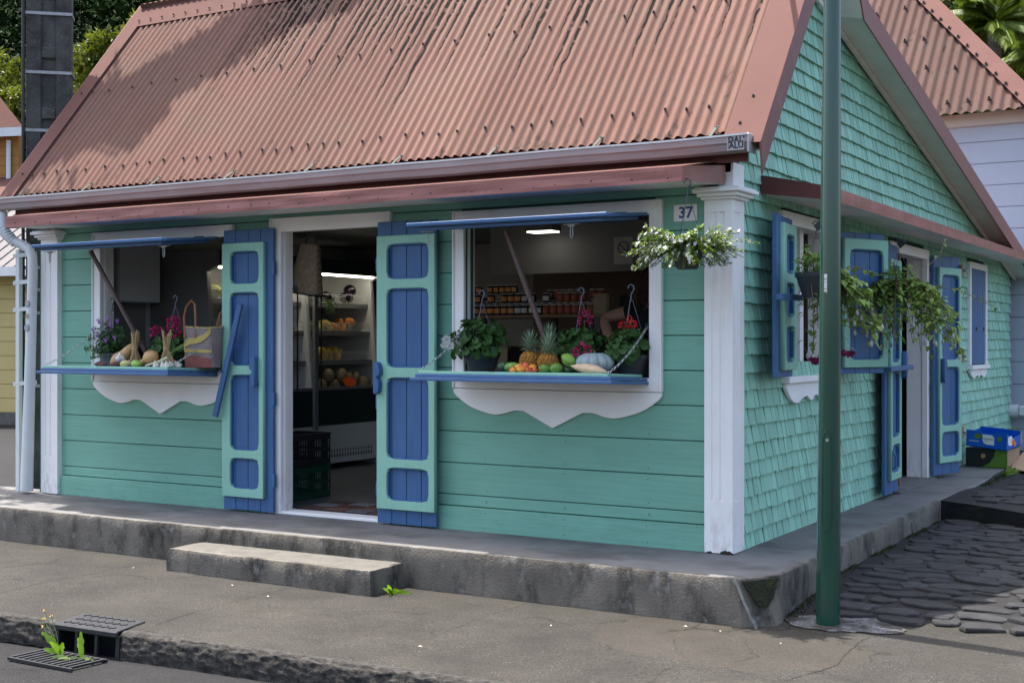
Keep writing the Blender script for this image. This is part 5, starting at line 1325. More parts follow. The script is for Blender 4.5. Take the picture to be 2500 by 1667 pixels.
for y in (-.085, .085):
    b = MB(True); b.tube([(-.115, y, .24), (-.125, y, .31), (-.13, y*1.0, .40), (-.11, y*.9, .48), (-.06, y*.8, .525), (-.02, y*.8, .50), (.0, y*.9, .42), (.012, y, .32), (.015, y, .25)] if y < 0 else [(.06, y, .28), (.10, y, .42), (.145, y*.9, .46), (.15, y, .30)], .0085, 8); add('handle', b, m_leather, bg_, BM)
    if y < 0:
        for x in (-.115, .015): b = MB(True); b.obox((x, y-.005, .25), (.012, 0, 0), (0, .004, 0), (0, 0, .022)); add('handle_tab', b, m_leather, bg_, BM, bevel=.003)
# bag hanging in the doorway
hb = thing('hanging_bag', 'brown tweed woven bag hanging upside down in the doorway', 'bag', (-3.62, .19, 1.97)); m_tw = weave('tweed_weave', (.36, .25, .14), (.08, .055, .035), 34)
HB = T(-3.60, .20, 2.17) @ RY(.14)
b = MB(True).grid(lambda u, v: (lambda a, s: (math.copysign(abs(math.cos(a))**.5, math.cos(a))*(.085+.075*(1-v)), math.copysign(abs(math.sin(a))**.5, math.sin(a))*(.03+.03*(1-v)), -.19+.38*v))(2*math.pi*u, v), 40, 10); b.grid(lambda u, v: (math.copysign(abs(math.cos(2*math.pi*u))**.5, math.cos(2*math.pi*u))*.16*v, math.copysign(abs(math.sin(2*math.pi*u))**.5, math.sin(2*math.pi*u))*.06*v, -.19), 24, 1); add('body', b, m_tw, hb, HB)
b = MB(); b.box(-.165, .165, -.064, .064, -.205, -.188); add('bottom', b, m_black, hb, HB, bevel=.008)
b = MB(True); b.blob((-.045, -.066, -.165), (.030, .008, .024)); add('corner_patch', b, m_black, hb, HB)
b = MB(True); b.tube([(-.05, 0, .19), (-.03, 0, .26), (.03, 0, .26), (.05, 0, .19)], .006, 6); add('strap', b, m_black, hb, HB)
# ================================================================== SHOP INTERIOR
fr = thing('display_fridge', 'open multideck display fridge along the left inner wall', 'fridge', (-5.9, 2.35, .285))
FX0, FX1, FY0, FY1 = -6.36, -5.45, 1.12, 3.66
m = MB(); m.box(FX0, FX0+.06, FY0, FY1, .285, 2.45); add('back_panel', m, m_fridge, fr)
for y in (FY0, 2.50, FY1-.05):
    m = MB(); m.prism([(FX0+.06, y, .285), (FX1, y, .285), (FX1, y, 1.10), (FX1-.02, y, 1.15), (FX1-.12, y, 2.25), (FX1, y, 2.30), (FX1, y, 2.45), (FX0+.06, y, 2.45)], (0, .05, 0)); add('side_panel', m, m_fgrey if y == FY0 else m_fridge, fr, bevel=.004)
for y0, y1 in ((FY0+.051, 2.499), (2.551, FY1-.051)):
    m = MB(); m.box(FX1-.04, FX1-.002, y0, y1, .74, 1.10); add('front_panel', m, m_fdark, fr); m = MB(); m.box(FX1-.03, FX1-.005, y0, y1, .345, .738); add('base_panel', m, m_fridge, fr)
    m = MB()
    for k in range(int((y1-y0-.2)/.045)):
        for zz in (.42, .47): m.obox((FX1-.003, y0+.12+k*.045, zz), (.002, 0, 0), (0, .006, .006 if zz < .45 else -.006), (0, -.004, .016))
    add('vent_slots', m, m_black, fr)
    m = MB(); m.box(FX1-.06, FX1-.002, y0, y1, 1.101, 1.13); add('front_ledge', m, m_fgrey, fr)
    m = MB(); m.box(FX1-.30, FX1-.01, y0, y1, 2.30, 2.449); add('canopy_panel', m, m_fdark, fr)
    m = MB(); m.box(FX1-.06, FX1-.03, y0+.04, y1-.05, 2.280, 2.298); add('light_strip', m, m_led, fr)
    m = MB(); m.box(FX0+.061, FX1-.05, y0, y1, 1.04, 1.08); add('well_floor', m, m_fridge, fr)
    for z, d in ((1.40, .10), (1.705, .13), (2.0, .16)):
        m = MB(); m.box(FX0+.061, FX1-d, y0, y1, z-.02, z); sh = add('shelf', m, m_fridge, fr)
        m = MB(); m.box(FX1-d, FX1-d+.012, y0, y1, z-.045, z+.002); add('price_rail', m, m_fgrey, sh)
        m = MB()
        for q in range(5): m.cyl((FX1-d+.006, y0+.02, z+.012+q*.02), (FX1-d+.006, y1-.02, z+.012+q*.02), .0022, n=5)
        for q in range(4): yy = y0+.02+(y1-y0-.04)*q/3; m.cyl((FX1-d+.006, yy, z), (FX1-d+.006, yy, z+.095), .003, n=5)
        add('wire_front', m, m_fridge, sh)
m = MB(); m.box(FX1-.005, FX1+.03, 2.495, 2.555, .70, 2.45); add('mullion', m, m_metal, fr, bevel=.004)
m = MB(); m.box(FX1-.0, FX1+.004, 2.25, 2.27, 1.12, 2.30); m.box(FX1-.0, FX1+.004, 2.62, 2.64, 1.12, 2.30); add('glass_edge', m, m_dmetal, fr)
m_ap = fm('green_apple', (.30, .40, .05)); m_ye = fm('yellow_fruit', (.62, .42, .06)); m_oo = fm('orange_fruit', (.62, .20, .02)); m_aub = fm('aubergine', (.012, .006, .014), .2); m_grn = leafmat('green_beans', (.08, .14, .03), .1); m_cab = fm('pale_cabbage', (.38, .42, .18))
random.seed(13)
ORD_ = ['first', 'second', 'third', 'fourth', 'fifth', 'sixth', 'seventh', 'eighth', 'ninth', 'tenth', 'eleventh']
def row(y0, y1, z, xs, label, mtl, nm, cat, r, grp, n):
    for k in range(n):
        y = y0+(y1-y0)*(k+.5)/n+random.uniform(-.01, .01); rr = r*random.uniform(.9, 1.1); x = FX1-xs-random.uniform(.03, .10)
        o = fruit(nm, label+', '+ORD_[k]+' from left', cat, T(x, y, z+rr*random.choice((1, 1, 2.1))), (rr, rr, rr*.95), mtl, None, grp, 12, 8)
row(2.60, 2.85, 1.705, .13, 'yellow green apple on the middle fridge shelf', m_ap, 'apple', 'apple', .038, 'apples in the fridge', 9)
row(2.85, 3.02, 1.705, .13, 'yellow apple piled on the middle fridge shelf', m_ye, 'apple', 'apple', .038, 'yellow apples in the fridge', 6)
row(3.05, 3.35, 1.705, .13, 'orange in the middle fridge shelf', m_oo, 'orange', 'orange', .046, 'oranges in the fridge', 7)
row(2.75, 3.15, 1.40, .10, 'yellow mango on the lower fridge shelf', m_ye, 'mango', 'mango', .045, 'mangoes in the fridge', 10)
row(2.58, 2.72, 1.40, .10, 'orange papaya on the lower fridge shelf', m_oo, 'papaya', 'papaya', .045, 'papayas in the fridge', 3)
row(2.62, 3.10, 2.0, .16, 'dark aubergine on the top fridge shelf', m_aub, 'aubergine', 'aubergine', .062, 'aubergines in the fridge', 9)
row(3.25, 3.45, 2.0, .16, 'purple cabbage on the top fridge shelf', m_aub, 'cabbage', 'cabbage', .065, 'cabbages in the fridge', 3)
row(1.25, 2.2, 2.0, .16, 'pale green cabbage on the near top fridge shelf', m_cab, 'cabbage', 'cabbage', .075, 'pale cabbages in the fridge', 7)
row(1.25, 2.2, 1.40, .10, 'orange citrus on the near lower fridge shelf', m_oo, 'orange', 'orange', .045, 'citrus in the near fridge bay', 9)
row(2.60, 3.5, 1.08, .06, 'brown melon in the fridge well', fm('brown_melon', (.30, .24, .14)), 'melon', 'melon', .075, 'melons in the fridge well', 8)
b = MB()
for k in range(60): b.leaf((FX1-.18+random.uniform(-.02, .05), 2.95+random.uniform(-.06, .06), 2.03+random.uniform(-.02, .05)), (random.uniform(.2, .6), random.uniform(-.3, .3), -1), rdir(), random.uniform(.10, .17), .012, .1, .1)
o = add('bean_bundle', b, m_grn); tag(o, 'bunch of green beans hanging over the top fridge shelf', 'beans')
# jagged orange price card
pts = [(math.cos(2*math.pi*k/28)*(.085 if k % 2 else .060)*1.2, math.sin(2*math.pi*k/28)*(.085 if k % 2 else .060)*.75) for k in range(28)]
o = add('price_card', plate(pts, [], .003, 0, T(FX1-.015, 3.12, 1.175) @ RZ(R(75)) @ RX(R(70))), mat('fluorescent_orange_card', (.85, .10, .015), .6, .05, 9)); tag(o, 'jagged bright orange price card in the fridge well', 'price card')
# crates by the door
def crate(z, mt, label):
    t = thing('crate', label, 'crate', (-4.15, .66, z), 'crates by the door')
    x0, x1, y0, y1, h = -4.36, -4.0, .45, .98, .262
    m = MB(); m.box(x0, x1, y0, y1, z+.004, z+.016); add('base', m, mt, t)
    for nm, a, b_, c, d in (('end_wall', x0, x1, y0, y0+.008), ('end_wall', x0, x1, y1-.008, y1), ('side_wall', x0, x0+.008, y0, y1), ('side_wall', x1-.008, x1, y0, y1)):
        m = MB(); m.box(a, b_, c, d, z+.016, z+.05); m.box(a, b_, c, d, z+h-.045, z+h-.004); m.box(a, b_, c, d, z+.12, z+.14)
        L = max(b_-a, d-c); n = int(L/.028)
        for k in range(n+1):
            q = k/n
            if b_-a > d-c: m.box(a+(b_-a-.012)*q, a+(b_-a-.012)*q+.012, c+.001, d-.001, z+.05, z+h-.045)
            else: m.box(a+.001, b_-.001, c+(d-c-.012)*q, c+(d-c-.012)*q+.012, z+.05, z+h-.045)
        add(nm, m, mt, t)
    m = MB(); m.box(x0-.008, x1+.008, y0-.008, y1+.008, z+h-.0035, z+h+.008); m2 = MB(); 
    for a, b_, c, d in ((x0-.008, x1+.008, y0-.008, y0+.014), (x0-.008, x1+.008, y1-.014, y1+.008), (x0-.008, x0+.014, y0+.0145, y1-.0145), (x1-.014, x1+.008, y0+.0145, y1-.0145)): m2.box(a, b_, c, d, z+h-.0035, z+h+.008)
    add('rim', m2, mt, t)
crate(.287, mat('dark_green_crate', (.012, .06, .035), .4, .1, 8), 'dark green plastic crate at the bottom of the stack by the door'); crate(.56, mat('black_crate', (.02, .022, .025), .4, .1, 8), 'black plastic crate on top of the green one by the door')
# doormat with herringbone blocks
dm_ = thing('doormat', 'grey and rust patterned doormat just inside the doorway', 'doormat', (-3.3, .42, .287))
m = MB(); m.box(-3.70, -2.78, .18, .68, .2855, .2935); add('backing', m, m_black, dm_, bevel=.003)
mr_ = [mat('mat_rust', (.16, .075, .055), .9, .2, 40), mat('mat_grey', (.20, .19, .19), .9, .2, 40)]
for i in range(4):
    for j in range(3):
        m = MB(); x0, y0 = -3.69+i*.228, .19+j*.165
        for k in range(5):
            if (i+j) % 2: m.box(x0+.006, x0+.20, y0+.012+k*.030, y0+.030+k*.030, .2936, .298)
            else: m.box(x0+.012+k*.042, x0+.036+k*.042, y0+.006, y0+.150, .2936, .298)
        add('mat_tile', m, mr_[(i*2+j) % 3 % 2], dm_)
# rack with jars behind the right window
rk = thing('jar_rack', 'wooden rack with jars behind the right window', 'rack', (-2.6, 2.1, .285))
for z, y0 in ((1.83, 1.92), (1.40, 1.95), (1.05, 1.95)):
    m = MB(); m.box(-3.35, -1.86, y0, 2.32, z-.028, z); add('shelf', m, m_shelfw, rk, bevel=.003)
for x in (-3.34, -2.6, -1.92):
    m = MB(); m.box(x, x+.05, 2.325, 2.37, .29, 2.0); add('upright', m, m_dmetal, rk)
m = MB(); m.box(-1.97, -1.91, 1.93, 1.99, .29, 1.80); add('front_leg', m, m_dmetal, rk); m = MB(); m.box(-3.34, -3.28, 1.93, 1.99, .29, 1.80); add('front_leg', m, m_dmetal, rk)
def jarparts(h, r):
    a = MB(True); a.lathe([(r*.9, 0), (r, .006), (r, h*.80), (r*.82, h*.88), (r*.82, h*.9)], n=14)
    b = MB(True); b.lathe([(r*.88, h*.9), (r*.9, h*.905), (r*.9, h*.995), (r*.86, h)], n=14)
    c = MB(True).grid(lambda u, v: (math.cos(-2.6+2.0*u)*(r+.0012), math.sin(-2.6+2.0*u)*(r+.0012), h*(.18+.50*v)), 8, 2)
    return a.mesh('jar_glass'), b.mesh('jar_lid'), c.mesh('jar_label')
JP = {k: jarparts(*k) for k in ((.085, .034), (.105, .034), (.075, .030), (.13, .038))}
kinds = {'dark jar with orange label': (m_glassd, m_labO), 'dark jar with white label': (m_glassd, m_labW), 'amber jar with red label': (m_hon, m_labR)}
JM = {}
ORD = ['first', 'second', 'third', 'fourth', 'fifth', 'sixth', 'seventh', 'eighth', 'ninth', 'tenth', 'eleventh', 'twelfth', 'thirteenth', 'fourteenth', 'fifteenth', 'sixteenth', 'seventeenth', 'eighteenth', 'nineteenth', 'twentieth', 'twenty-first', 'twenty-second', 'twenty-third']
def jar(x, y, z, key, kind, rowname, k):
    t = thing('jar', f'{kind}, {ORD[k]} from left in {rowname} of rack', 'jar', (x, y, z), f'jars in the {rowname}')
    for nm, me, mt in zip(('glass', 'lid', 'label_strip'), JP[key], (kinds[kind][0], m_lid, kinds[kind][1])):
        kk = (key, nm, mt.name)
        if kk not in JM: q = me.copy(); q.materials.clear(); q.materials.append(mt); JM[kk] = q
        add(nm, JM[kk], None, t, T(x, y, z) @ RZ(random.uniform(-.3, .3)))
random.seed(17)
def jrow(z, y, x0, x1, key, chooser, rowname, skip=0):
    x = x0; k = 0
    while x < x1:
        if random.random() > skip: jar(x, y, z, key, chooser(x), rowname, k); k += 1
        x += key[1]*2.06
ch = lambda x: 'dark jar with orange label' if x < -2.75 else ('dark jar with white label' if x < -2.45 else 'amber jar with red label')
jrow(1.831, 1.965, -3.28, -1.98, (.085, .034), ch, 'bottom front row', .0); jrow(1.831, 2.05, -3.28, -1.98, (.105, .034), ch, 'bottom second row', .0)
jrow(1.936, 2.05, -3.26, -2.1, (.085, .034), ch, 'upper stacked row', .10); jrow(2.022, 2.05, -3.24, -2.6, (.075, .030), ch, 'highest stacked row', .35)
jrow(1.831, 2.135, -3.25, -1.95, (.13, .038), ch, 'back row', .1); jrow(1.962, 2.135, -2.5, -1.98, (.085, .034), ch, 'top back row', .15)
o = add('paper_bag', MB().prism([(-1.99, 1.95, 1.832), (-1.87, 1.95, 1.832), (-1.865, 1.96, 2.0), (-1.985, 1.96, 2.0)], (0, .06, 0)), m_tanp, bevel=.004); tag(o, 'tan paper pouch at the right end of the jar rack', 'pouch')
for k in range(7):
    o = add('basket_box', MB().prism([(-3.2+k*.19, 2.0, 1.402), (-3.05+k*.19, 2.0, 1.402), (-3.03+k*.19, 1.98, 1.52+.02*(k % 3)), (-3.22+k*.19, 1.98, 1.52+.02*(k % 3))], (0, .2, 0)), m_tanp if k % 2 else m_glassd); tag(o, f'{"tan" if k % 2 else "dark"} box, {ORD[k]} from left on the lower rack shelf', 'box', f'{"tan" if k % 2 else "dark"} boxes under the jars')
for k in range(2):
    b = MB(True); b.lathe([(.05, 0), (.075, .035), (.078, .038), (.07, .036), (.045, .006)], n=18); o = add('bowl', b, m_lid, None, T(-1.62, .62, 1.33+.042*k)); tag(o, ('lower', 'upper')[k]+' white bowl of the pair stacked on the counter', 'bowl', 'stacked white bowls')
ct_ = thing('shop_counter', 'brown wooden counter inside the right window', 'counter', (-1.3, .7, .285))
m = MB(); m.box(-2.0, -.14, .45, 1.05, 1.29, 1.33); add('top', m, m_shelfw, ct_, bevel=.004)
m = MB(); m.box(-1.98, -.14, .5, 1.0, .286, 1.2895); add('body', m, m_inwarm, ct_)
# notice on the bulkhead
nt_ = thing('notice', 'white laminated no smoking notice on the bulkhead', 'notice', (-2.02, 2.59, 2.4)); m = MB(); m.box(-2.11, -1.93, 2.592, 2.596, 2.28, 2.52); add('sheet', m, m_paper, nt_)
b = MB(True); b.tube([(-2.02+.05*math.cos(2*math.pi*k/24), 2.589, 2.425+.05*math.sin(2*math.pi*k/24)) for k in range(25)], .004, 5, False); b.cyl((-2.055, 2.589, 2.46), (-1.985, 2.589, 2.39), .004, n=5); add('symbol', b, m_dmetal, nt_)
# ceiling lamp (lit)
cl = thing('ceiling_lamp', 'lit rectangular ceiling lamp seen through the right window', 'lamp', (-2.55, 2.0, 2.6)); m = MB(); m.box(-2.82, -2.55, 2.25, 2.42, 2.58, 2.66); add('housing', m, m_fgrey, cl); m = MB(); m.box(-2.81, -2.56, 2.26, 2.41, 2.568, 2.5795); add('diffuser', m, m_lamp, cl)
# wall cabinet and papers near the left window
wc = thing('wall_cabinet', 'white wall cabinet on the left inner wall', 'cabinet', (-6.2, .72, 1.96)); m = MB(); m.box(-6.368, -6.05, .50, 1.0, 1.96, 2.6); add('carcass', m, m_fridge, wc, bevel=.004); m = MB(); m.box(-6.049, -6.035, .505, .995, 1.965, 2.595); add('door', m, m_fridge, wc, bevel=.003)
dp_ = thing('dark_cupboard', 'dark low cupboard under the white wall cabinet', 'cupboard', (-6.2, .72, .29)); m = MB(); m.box(-6.368, -5.95, .45, 1.05, .286, 1.55); add('carcass', m, m_dmetal, dp_, bevel=.004); m = MB(); m.box(-5.949, -5.935, .47, 1.03, .3, 1.52); add('door', m, m_black, dp_, bevel=.003)
sc_ = thing('security_camera', 'small white security camera above the fridge', 'camera', (-4.6, 3.9, 2.55)); b = MB(True); b.blob((-4.6, 3.9, 2.52), (.04, .06, .04)); add('housing', b, m_fridge, sc_); b = MB(True); b.blob((-4.585, 3.85, 2.515), (.022, .022, .022)); add('lens', b, m_black, sc_); b = MB(True); b.cyl((-4.6, 3.9, 2.55), (-4.6, 3.9, 2.66), .014); add('mount', b, m_fridge, sc_)
# ------------------------------------------------------------------ person behind the counter
pe = thing('person', 'person in a black top with one arm bent out at the right window', 'person', (-1.28, 1.62, .286))
def skin(name, verts, edges, radii, material, parent, sub=2, root=0):
    me = bpy.data.meshes.new(name); me.from_pydata(verts, edges, []); me.update()
    o = bpy.data.objects.new(name, me); link(o, parent, I4); me.materials.append(material)
    sk_ = o.modifiers.new('skin', 'SKIN'); sk_.use_smooth_shade = True
    lay = me.skin_vertices[0] if len(me.skin_vertices) else None
    if lay is None:
        bm_ = bmesh.new(); bm_.from_mesh(me); bm_.verts.layers.skin.verify(); bm_.to_mesh(me); bm_.free(); lay = me.skin_vertices[0]
    for i, r in enumerate(radii): lay.data[i].radius = r if isinstance(r, tuple) else (r, r); lay.data[i].use_root = (i == root)
    s_ = o.modifiers.new('sub', 'SUBSURF'); s_.levels = sub; s_.render_levels = sub
    return o
PX, PY = -1.27, 1.62
P = lambda x, y, z: (PX+x, PY+y, z)
bv = [P(0, 0, 1.22), P(0, 0, 1.42), P(0, .0, 1.66), P(0, .0, 1.82), P(0, .0, 1.90), P(.005, -.01, 1.99), P(.01, -.02, 2.08), P(.01, -.02, 2.16),
      P(-.20, 0, 1.84), P(-.42, -.06, 1.785), P(-.33, -.17, 1.65), P(-.20, -.22, 1.56), P(-.14, -.22, 1.53),
      P(.20, 0, 1.84), P(.27, -.02, 1.55), P(.26, -.12, 1.30), P(.24, -.16, 1.22),
      P(-.11, 0, 1.12), P(-.12, 0, .70), P(-.12, .03, .34), P(-.12, -.10, .31), P(.11, 0, 1.12), P(.12, 0, .70), P(.12, .03, .34), P(.12, -.10, .31)]
be = [(0,1),(1,2),(2,3),(3,4),(4,5),(5,6),(6,7),(3,8),(8,9),(9,10),(10,11),(11,12),(3,13),(13,14),(14,15),(15,16),(0,17),(17,18),(18,19),(19,20),(0,21),(21,22),(22,23),(23,24)]
br = [(.15,.11),(.14,.10),(.16,.11),(.12,.09),(.055,.055),(.075,.085),(.085,.10),(.05,.06),(.065,.065),(.045,.045),(.042,.042),(.028,.032),(.03,.02),(.065,.065),(.045,.045),(.032,.032),(.03,.02),(.085,.085),(.06,.06),(.042,.042),(.03,.03),(.085,.085),(.06,.06),(.042,.042),(.03,.03)]
skin('body', bv, be, br, m_skin, pe)
fx = MB(True)
for k in range(4):
    q = V(P(-.12, -.23, 1.545-.016*k)); fx.tube([q, q+V((.045, -.012, -.012)), q+V((.075-.006*abs(k-1.3), .006, -.022))], [.0095, .009, .007], 6)
q = V(P(-.16, -.235, 1.565)); fx.tube([q, q+V((.03, -.012, .022)), q+V((.055, -.004, .03))], [.010, .010, .008], 6); add('fingers', fx, m_skin, pe)
skin('tshirt', [P(0,0,1.18), P(0,0,1.42), P(0,0,1.66), P(0,0,1.83), P(-.19,0,1.845), P(-.27,-.02,1.825), P(.20,0,1.845), P(.24,-.01,1.70)], [(0,1),(1,2),(2,3),(3,4),(4,5),(3,6),(6,7)], [(.17,.13),(.16,.12),(.18,.13),(.125,.105),(.085,.085),(.082,.082),(.085,.085),(.078,.078)], m_cloth, pe)
skin('trousers', [P(0,0,1.24), P(-.11,0,1.10), P(-.12,0,.70), P(-.12,.02,.38), P(.11,0,1.10), P(.12,0,.70), P(.12,.02,.38)], [(0,1),(1,2),(2,3),(0,4),(4,5),(5,6)], [(.165,.125),(.10,.10),(.075,.075),(.06,.06),(.10,.10),(.075,.075),(.06,.06)], m_jean, pe)
random.seed(23); b = MB(True)
for k in range(260):
    a = random.uniform(0, 6.28); z0 = random.uniform(2.02, 2.22); r = .10*math.sqrt(max(.05, 1-((z0-2.10)/.125)**2)) if abs(z0-2.1) < .12 else .04
    p = V(P(.01+math.cos(a)*r, -.02+math.sin(a)*r*1.15, z0))
    if math.sin(a) < -.5 and z0 < 2.12: continue
    L = random.uniform(.12, .34); pts = [p+V((math.cos(a)*.03*math.sin(q*9+k)*.6+math.cos(a)*.05*q, math.sin(a)*.02*q+.012*math.sin(q*11+k*2), -L*q)) for q in (0, .2, .4, .6, .8, 1)]
    b.tube(pts, .006, 4, False)
add('hair', b, m_hair, pe)
f = MB(True); f.blob(P(.01, -.115, 2.06), (.012, .022, .022), 8, 6); add('nose', f, m_skin, pe)
for s in (-1, 1):
    f = MB(True); f.blob(P(.01+s*.034, -.098, 2.085), (.013, .008, .007), 8, 6); add('eye', f, m_paper, pe); f = MB(True); f.blob(P(.01+s*.034, -.105, 2.085), (.005, .003, .005), 6, 4); add('pupil', f, m_black, pe)
f = MB(True); f.blob(P(.01, -.105, 2.02), (.022, .008, .006), 8, 5); add('mouth', f, m_labR, pe)
pm = MB(); pm.obox(P(-.06, -.30, 1.62), (.09, 0, .02), (0, .004, .0), (-.02, 0, .06)); o = add('paper_pad', pm, m_paper); tag(o, 'sheet of paper in front of the person in black', 'paper')

# ================================================================== BOXES at the far end of the side wall
gbm = mat('black_box_print', (.012, .013, .013), .5, .1, 9); ggr = mat('green_box_print', (.10, .20, .02), .5, .1, 9); brn = mat('brown_cardboard', (.33, .22, .135), .8, .12, 9); blu = mat('blue_box_print', (.0, .10, .50), .45, .08, 9)
Mb = T(.31, 6.78, .272) @ RZ(R(-10))
bxa = thing('produce_box', 'black and green printed cardboard box on the platform end', 'box', M=Mb)
m = MB(); m.box(-.22, .22, -.18, .18, 0, .20); add('carton', m, gbm, bxa, Mb, bevel=.004)
m = MB(); m.prism([(.22, -.183, .004), (.22, -.183, .196), (.10, -.183, .196), (.085, -.183, .12), (.04, -.183, .05), (-.04, -.183, .004)], (0, .002, 0)); add('green_print', m, ggr, bxa, Mb)
m = MB(); m.box(.2202, .224, -.178, .178, .004, .196); add('plain_end', m, brn, bxa, Mb)
b = MB(True); b.cyl((-.03, -.1835, .12), (-.03, -.181, .12), .026, n=16); add('round_print', b, mat('tan_print', (.36, .20, .10), .6, 0), bxa, Mb)
Mb2 = T(.33, 6.72, .515) @ RZ(R(-14)) @ RX(R(6)) @ RY(R(4))
bxb = thing('produce_box', 'bright blue mandarin carton with white logo tilted on the black box', 'box', M=Mb2)
m = MB(); W_, D_, H_ = .22, .17, .0
m.box(-W_, W_, -D_, D_, -.02, -.012)
m.prism([(-W_, -D_, -.02), (W_, -D_, -.02), (W_, -D_, .155), (.09, -D_, .155), (.08, -D_, .130), (-.05, -D_, .130), (-.06, -D_, .155), (-W_, -D_, .155)], (0, .006, 0)); m.box(-W_, W_, D_-.006, D_, -.02, .14); m.box(-W_, -W_+.006, -D_+.0065, D_-.0065, -.02, .12); m.prism([(W_-.006, -D_+.0065, -.02), (W_-.006, D_-.0065, -.02), (W_-.006, D_-.0065, .10), (W_-.006, -.02, .09), (W_-.006, -D_+.0065, .15)], (.006, 0, 0)); add('carton', m, blu, bxb, Mb2)
lw = [(-.055, -.055), (.055, -.055), (.055, .03), (.04, .048), (-.055, .048), (-.055, -.03)]
wpr = mat('white_print', (.75, .75, .75), .5, 0)
add('logo_panel', plate([(-.06, .05), (.04, .05), (.065, .025), (.065, -.055), (-.02, -.055), (-.05, -.04), (-.06, -.01)], [], .001, 0, FRONT(.02, -D_-.0012, .075)), wpr, bxb, Mb2)
add('logo_text', text('mouton', .034, FRONT(.02, -D_-.0025, .082), .0004), ink, bxb, Mb2); add('logo_text', text('citrus', .014, FRONT(-.0, -D_-.0025, .060), .0004), ink, bxb, Mb2); add('carton_text', text('mandarine', .026, FRONT(-.135, -D_-.0015, .045), .0004), wpr, bxb, Mb2)
add('green_leaf_print', plate([(-.04, -.025), (.02, -.025), (.04, 0), (.04, .028), (-.02, .028), (-.04, .01)], [], .001, 0, FRONT(-.09, -D_-.0011, .098)), ggr, bxb, Mb2)
b = MB(True); b.cyl((.145, -D_-.001, .095), (.145, -D_-.0025, .095), .028, n=18); add('round_print', b, ggr, bxb, Mb2)
add('logo_panel', plate([(-.05, .05), (.03, .05), (.05, .03), (.05, -.05), (-.02, -.05), (-.05, -.02)], [], .001, 0, SIDE(W_+.001, -.09, .07)), wpr, bxb, Mb2)
for yy, zz, r in ((-.02, .055, .034), (.03, .02, .028)): b = MB(True); b.cyl((W_+.0008, yy, zz), (W_+.0025, yy, zz), r, n=18); add('orange_print', b, m_oo, bxb, Mb2)
o = add('flat_cardboard', MB().prism([(.52, 6.55, .27), (1.15, 6.50, .20), (1.25, 7.1, .27), (.56, 7.15, .40)], (0, 0, .006)), brn); tag(o, 'flattened brown cardboard leaning beside the produce boxes', 'cardboard')
fr_ = thing('food_tray', 'small open tray with leafy scraps behind the blue carton', 'tray', (.42, 7.0, .60)); m = MB(); m.box(.30, .55, 6.95, 7.15, .50, .62); add('tray', m, brn, fr_); b = MB()
random.seed(3)
for k in range(40): b.leaf((random.uniform(.32, .54), random.uniform(6.95, 7.1), .62), rdir(.1), rdir(), .06, .03)
add('scraps', b, m_lf3, fr_)

# ================================================================== WEEDS
m_weed = leafmat('bright_weed_leaf', (.20, .36, .025), .35, .25, 20); m_weed2 = leafmat('pale_weed_leaf', (.22, .32, .12), .3, .25, 20)
def weed(label, L, leaves, mt, fl=()):
    t = thing('weed', label, 'weed', L); 
    for (dx, dy, dz, ln, w_) in leaves:
        m = MB(True); d = V((dx, dy, dz)).normalized(); a = d.cross(V((.3, -.8, .2))).normalized(); n = 9; o = 0; sag = V((dx, dy, 0))*.35
        for i in range(n+1):
            q = i/n; c = V(L)+d*ln*q+sag*ln*q*q-V((0, 0, .25*ln*q*q)); hw = w_*math.sin(math.pi*min(1, .08+q*.9))**.7*(1+.22*math.sin(q*38))
            m.v += [c-a*hw, c+V((0, 0, -.004)), c+a*hw]
        for i in range(n): b0 = i*3; m.f += [(b0, b0+1, b0+4, b0+3), (b0+1, b0+2, b0+5, b0+4)]
        add('leaf', m, mt, t)
    for (dx, dy, h) in fl:
        m = MB(True); m.tube([V(L), V(L)+V((dx*.6, dy, h*.6)), V(L)+V((dx, dy, h))], .0018, 4); add('stalk', m, m_stem, t); m = MB()
        for k in range(12): m.leaf(V(L)+V((dx, dy, h)), rdir(), rdir(), .012, .006)
        add('flower', m, m_ye, t)
weed('upright bright green weed with long toothed leaf at the drain', (-2.86, -2.80, -.145), [(-.5, -.1, 1, .20, .022), (-.15, -.3, 1, .13, .018), (.25, -.1, 1, .12, .016), (-.75, -.2, .6, .10, .02)], m_weed, [(-.13, 0, .24), (-.10, .02, .21), (-.15, .01, .19), (-.12, -.02, .16)])
weed('narrow bright green leaf growing through the drain grate', (-2.69, -2.80, -.145), [(-.02, 0, 1, .21, .016), (-.25, .1, 1, .16, .014)], m_weed)
weed('low pale green rosette beside the drain grate', (-2.745, -2.84, -.145), [(.5, -.4, .35, .09, .022), (-.5, -.4, .4, .08, .02), (.1, -.6, .5, .085, .022), (.8, .2, .4, .07, .018)], m_weed2)
weed('tiny pale seedling at the right of the drain grate', (-2.62, -2.80, -.145), [(.5, -.3, .5, .07, .016), (-.4, -.3, .5, .06, .014), (0, -.5, .8, .05, .014)], m_weed2)
weed('small green weed in the corner beside the concrete step', (-1.90, -1.02, .0), [(.6, -.3, .5, .12, .016), (.2, -.5, .8, .11, .014), (-.2, -.5, .7, .08, .012), (.8, .0, .35, .13, .016), (.4, -.6, .3, .09, .016), (0, -.3, 1, .09, .012)], m_weed)
weed('single grass blade at the foot of the white cable duct', (-6.86, -.20, .27), [(-.3, -.1, 1, .20, .012)], m_weed2)
random.seed(19)
for i, y in enumerate((6.05, 6.2, 6.35)): weed(('nearest', 'middle', 'farthest')[i]+' small grassy weed at the far end of the side platform', (.56, y, uz(.56, y)), [(random.uniform(-.2, 1), random.uniform(-1, 1), .6, .10, .012) for _ in range(8)], m_lf2)
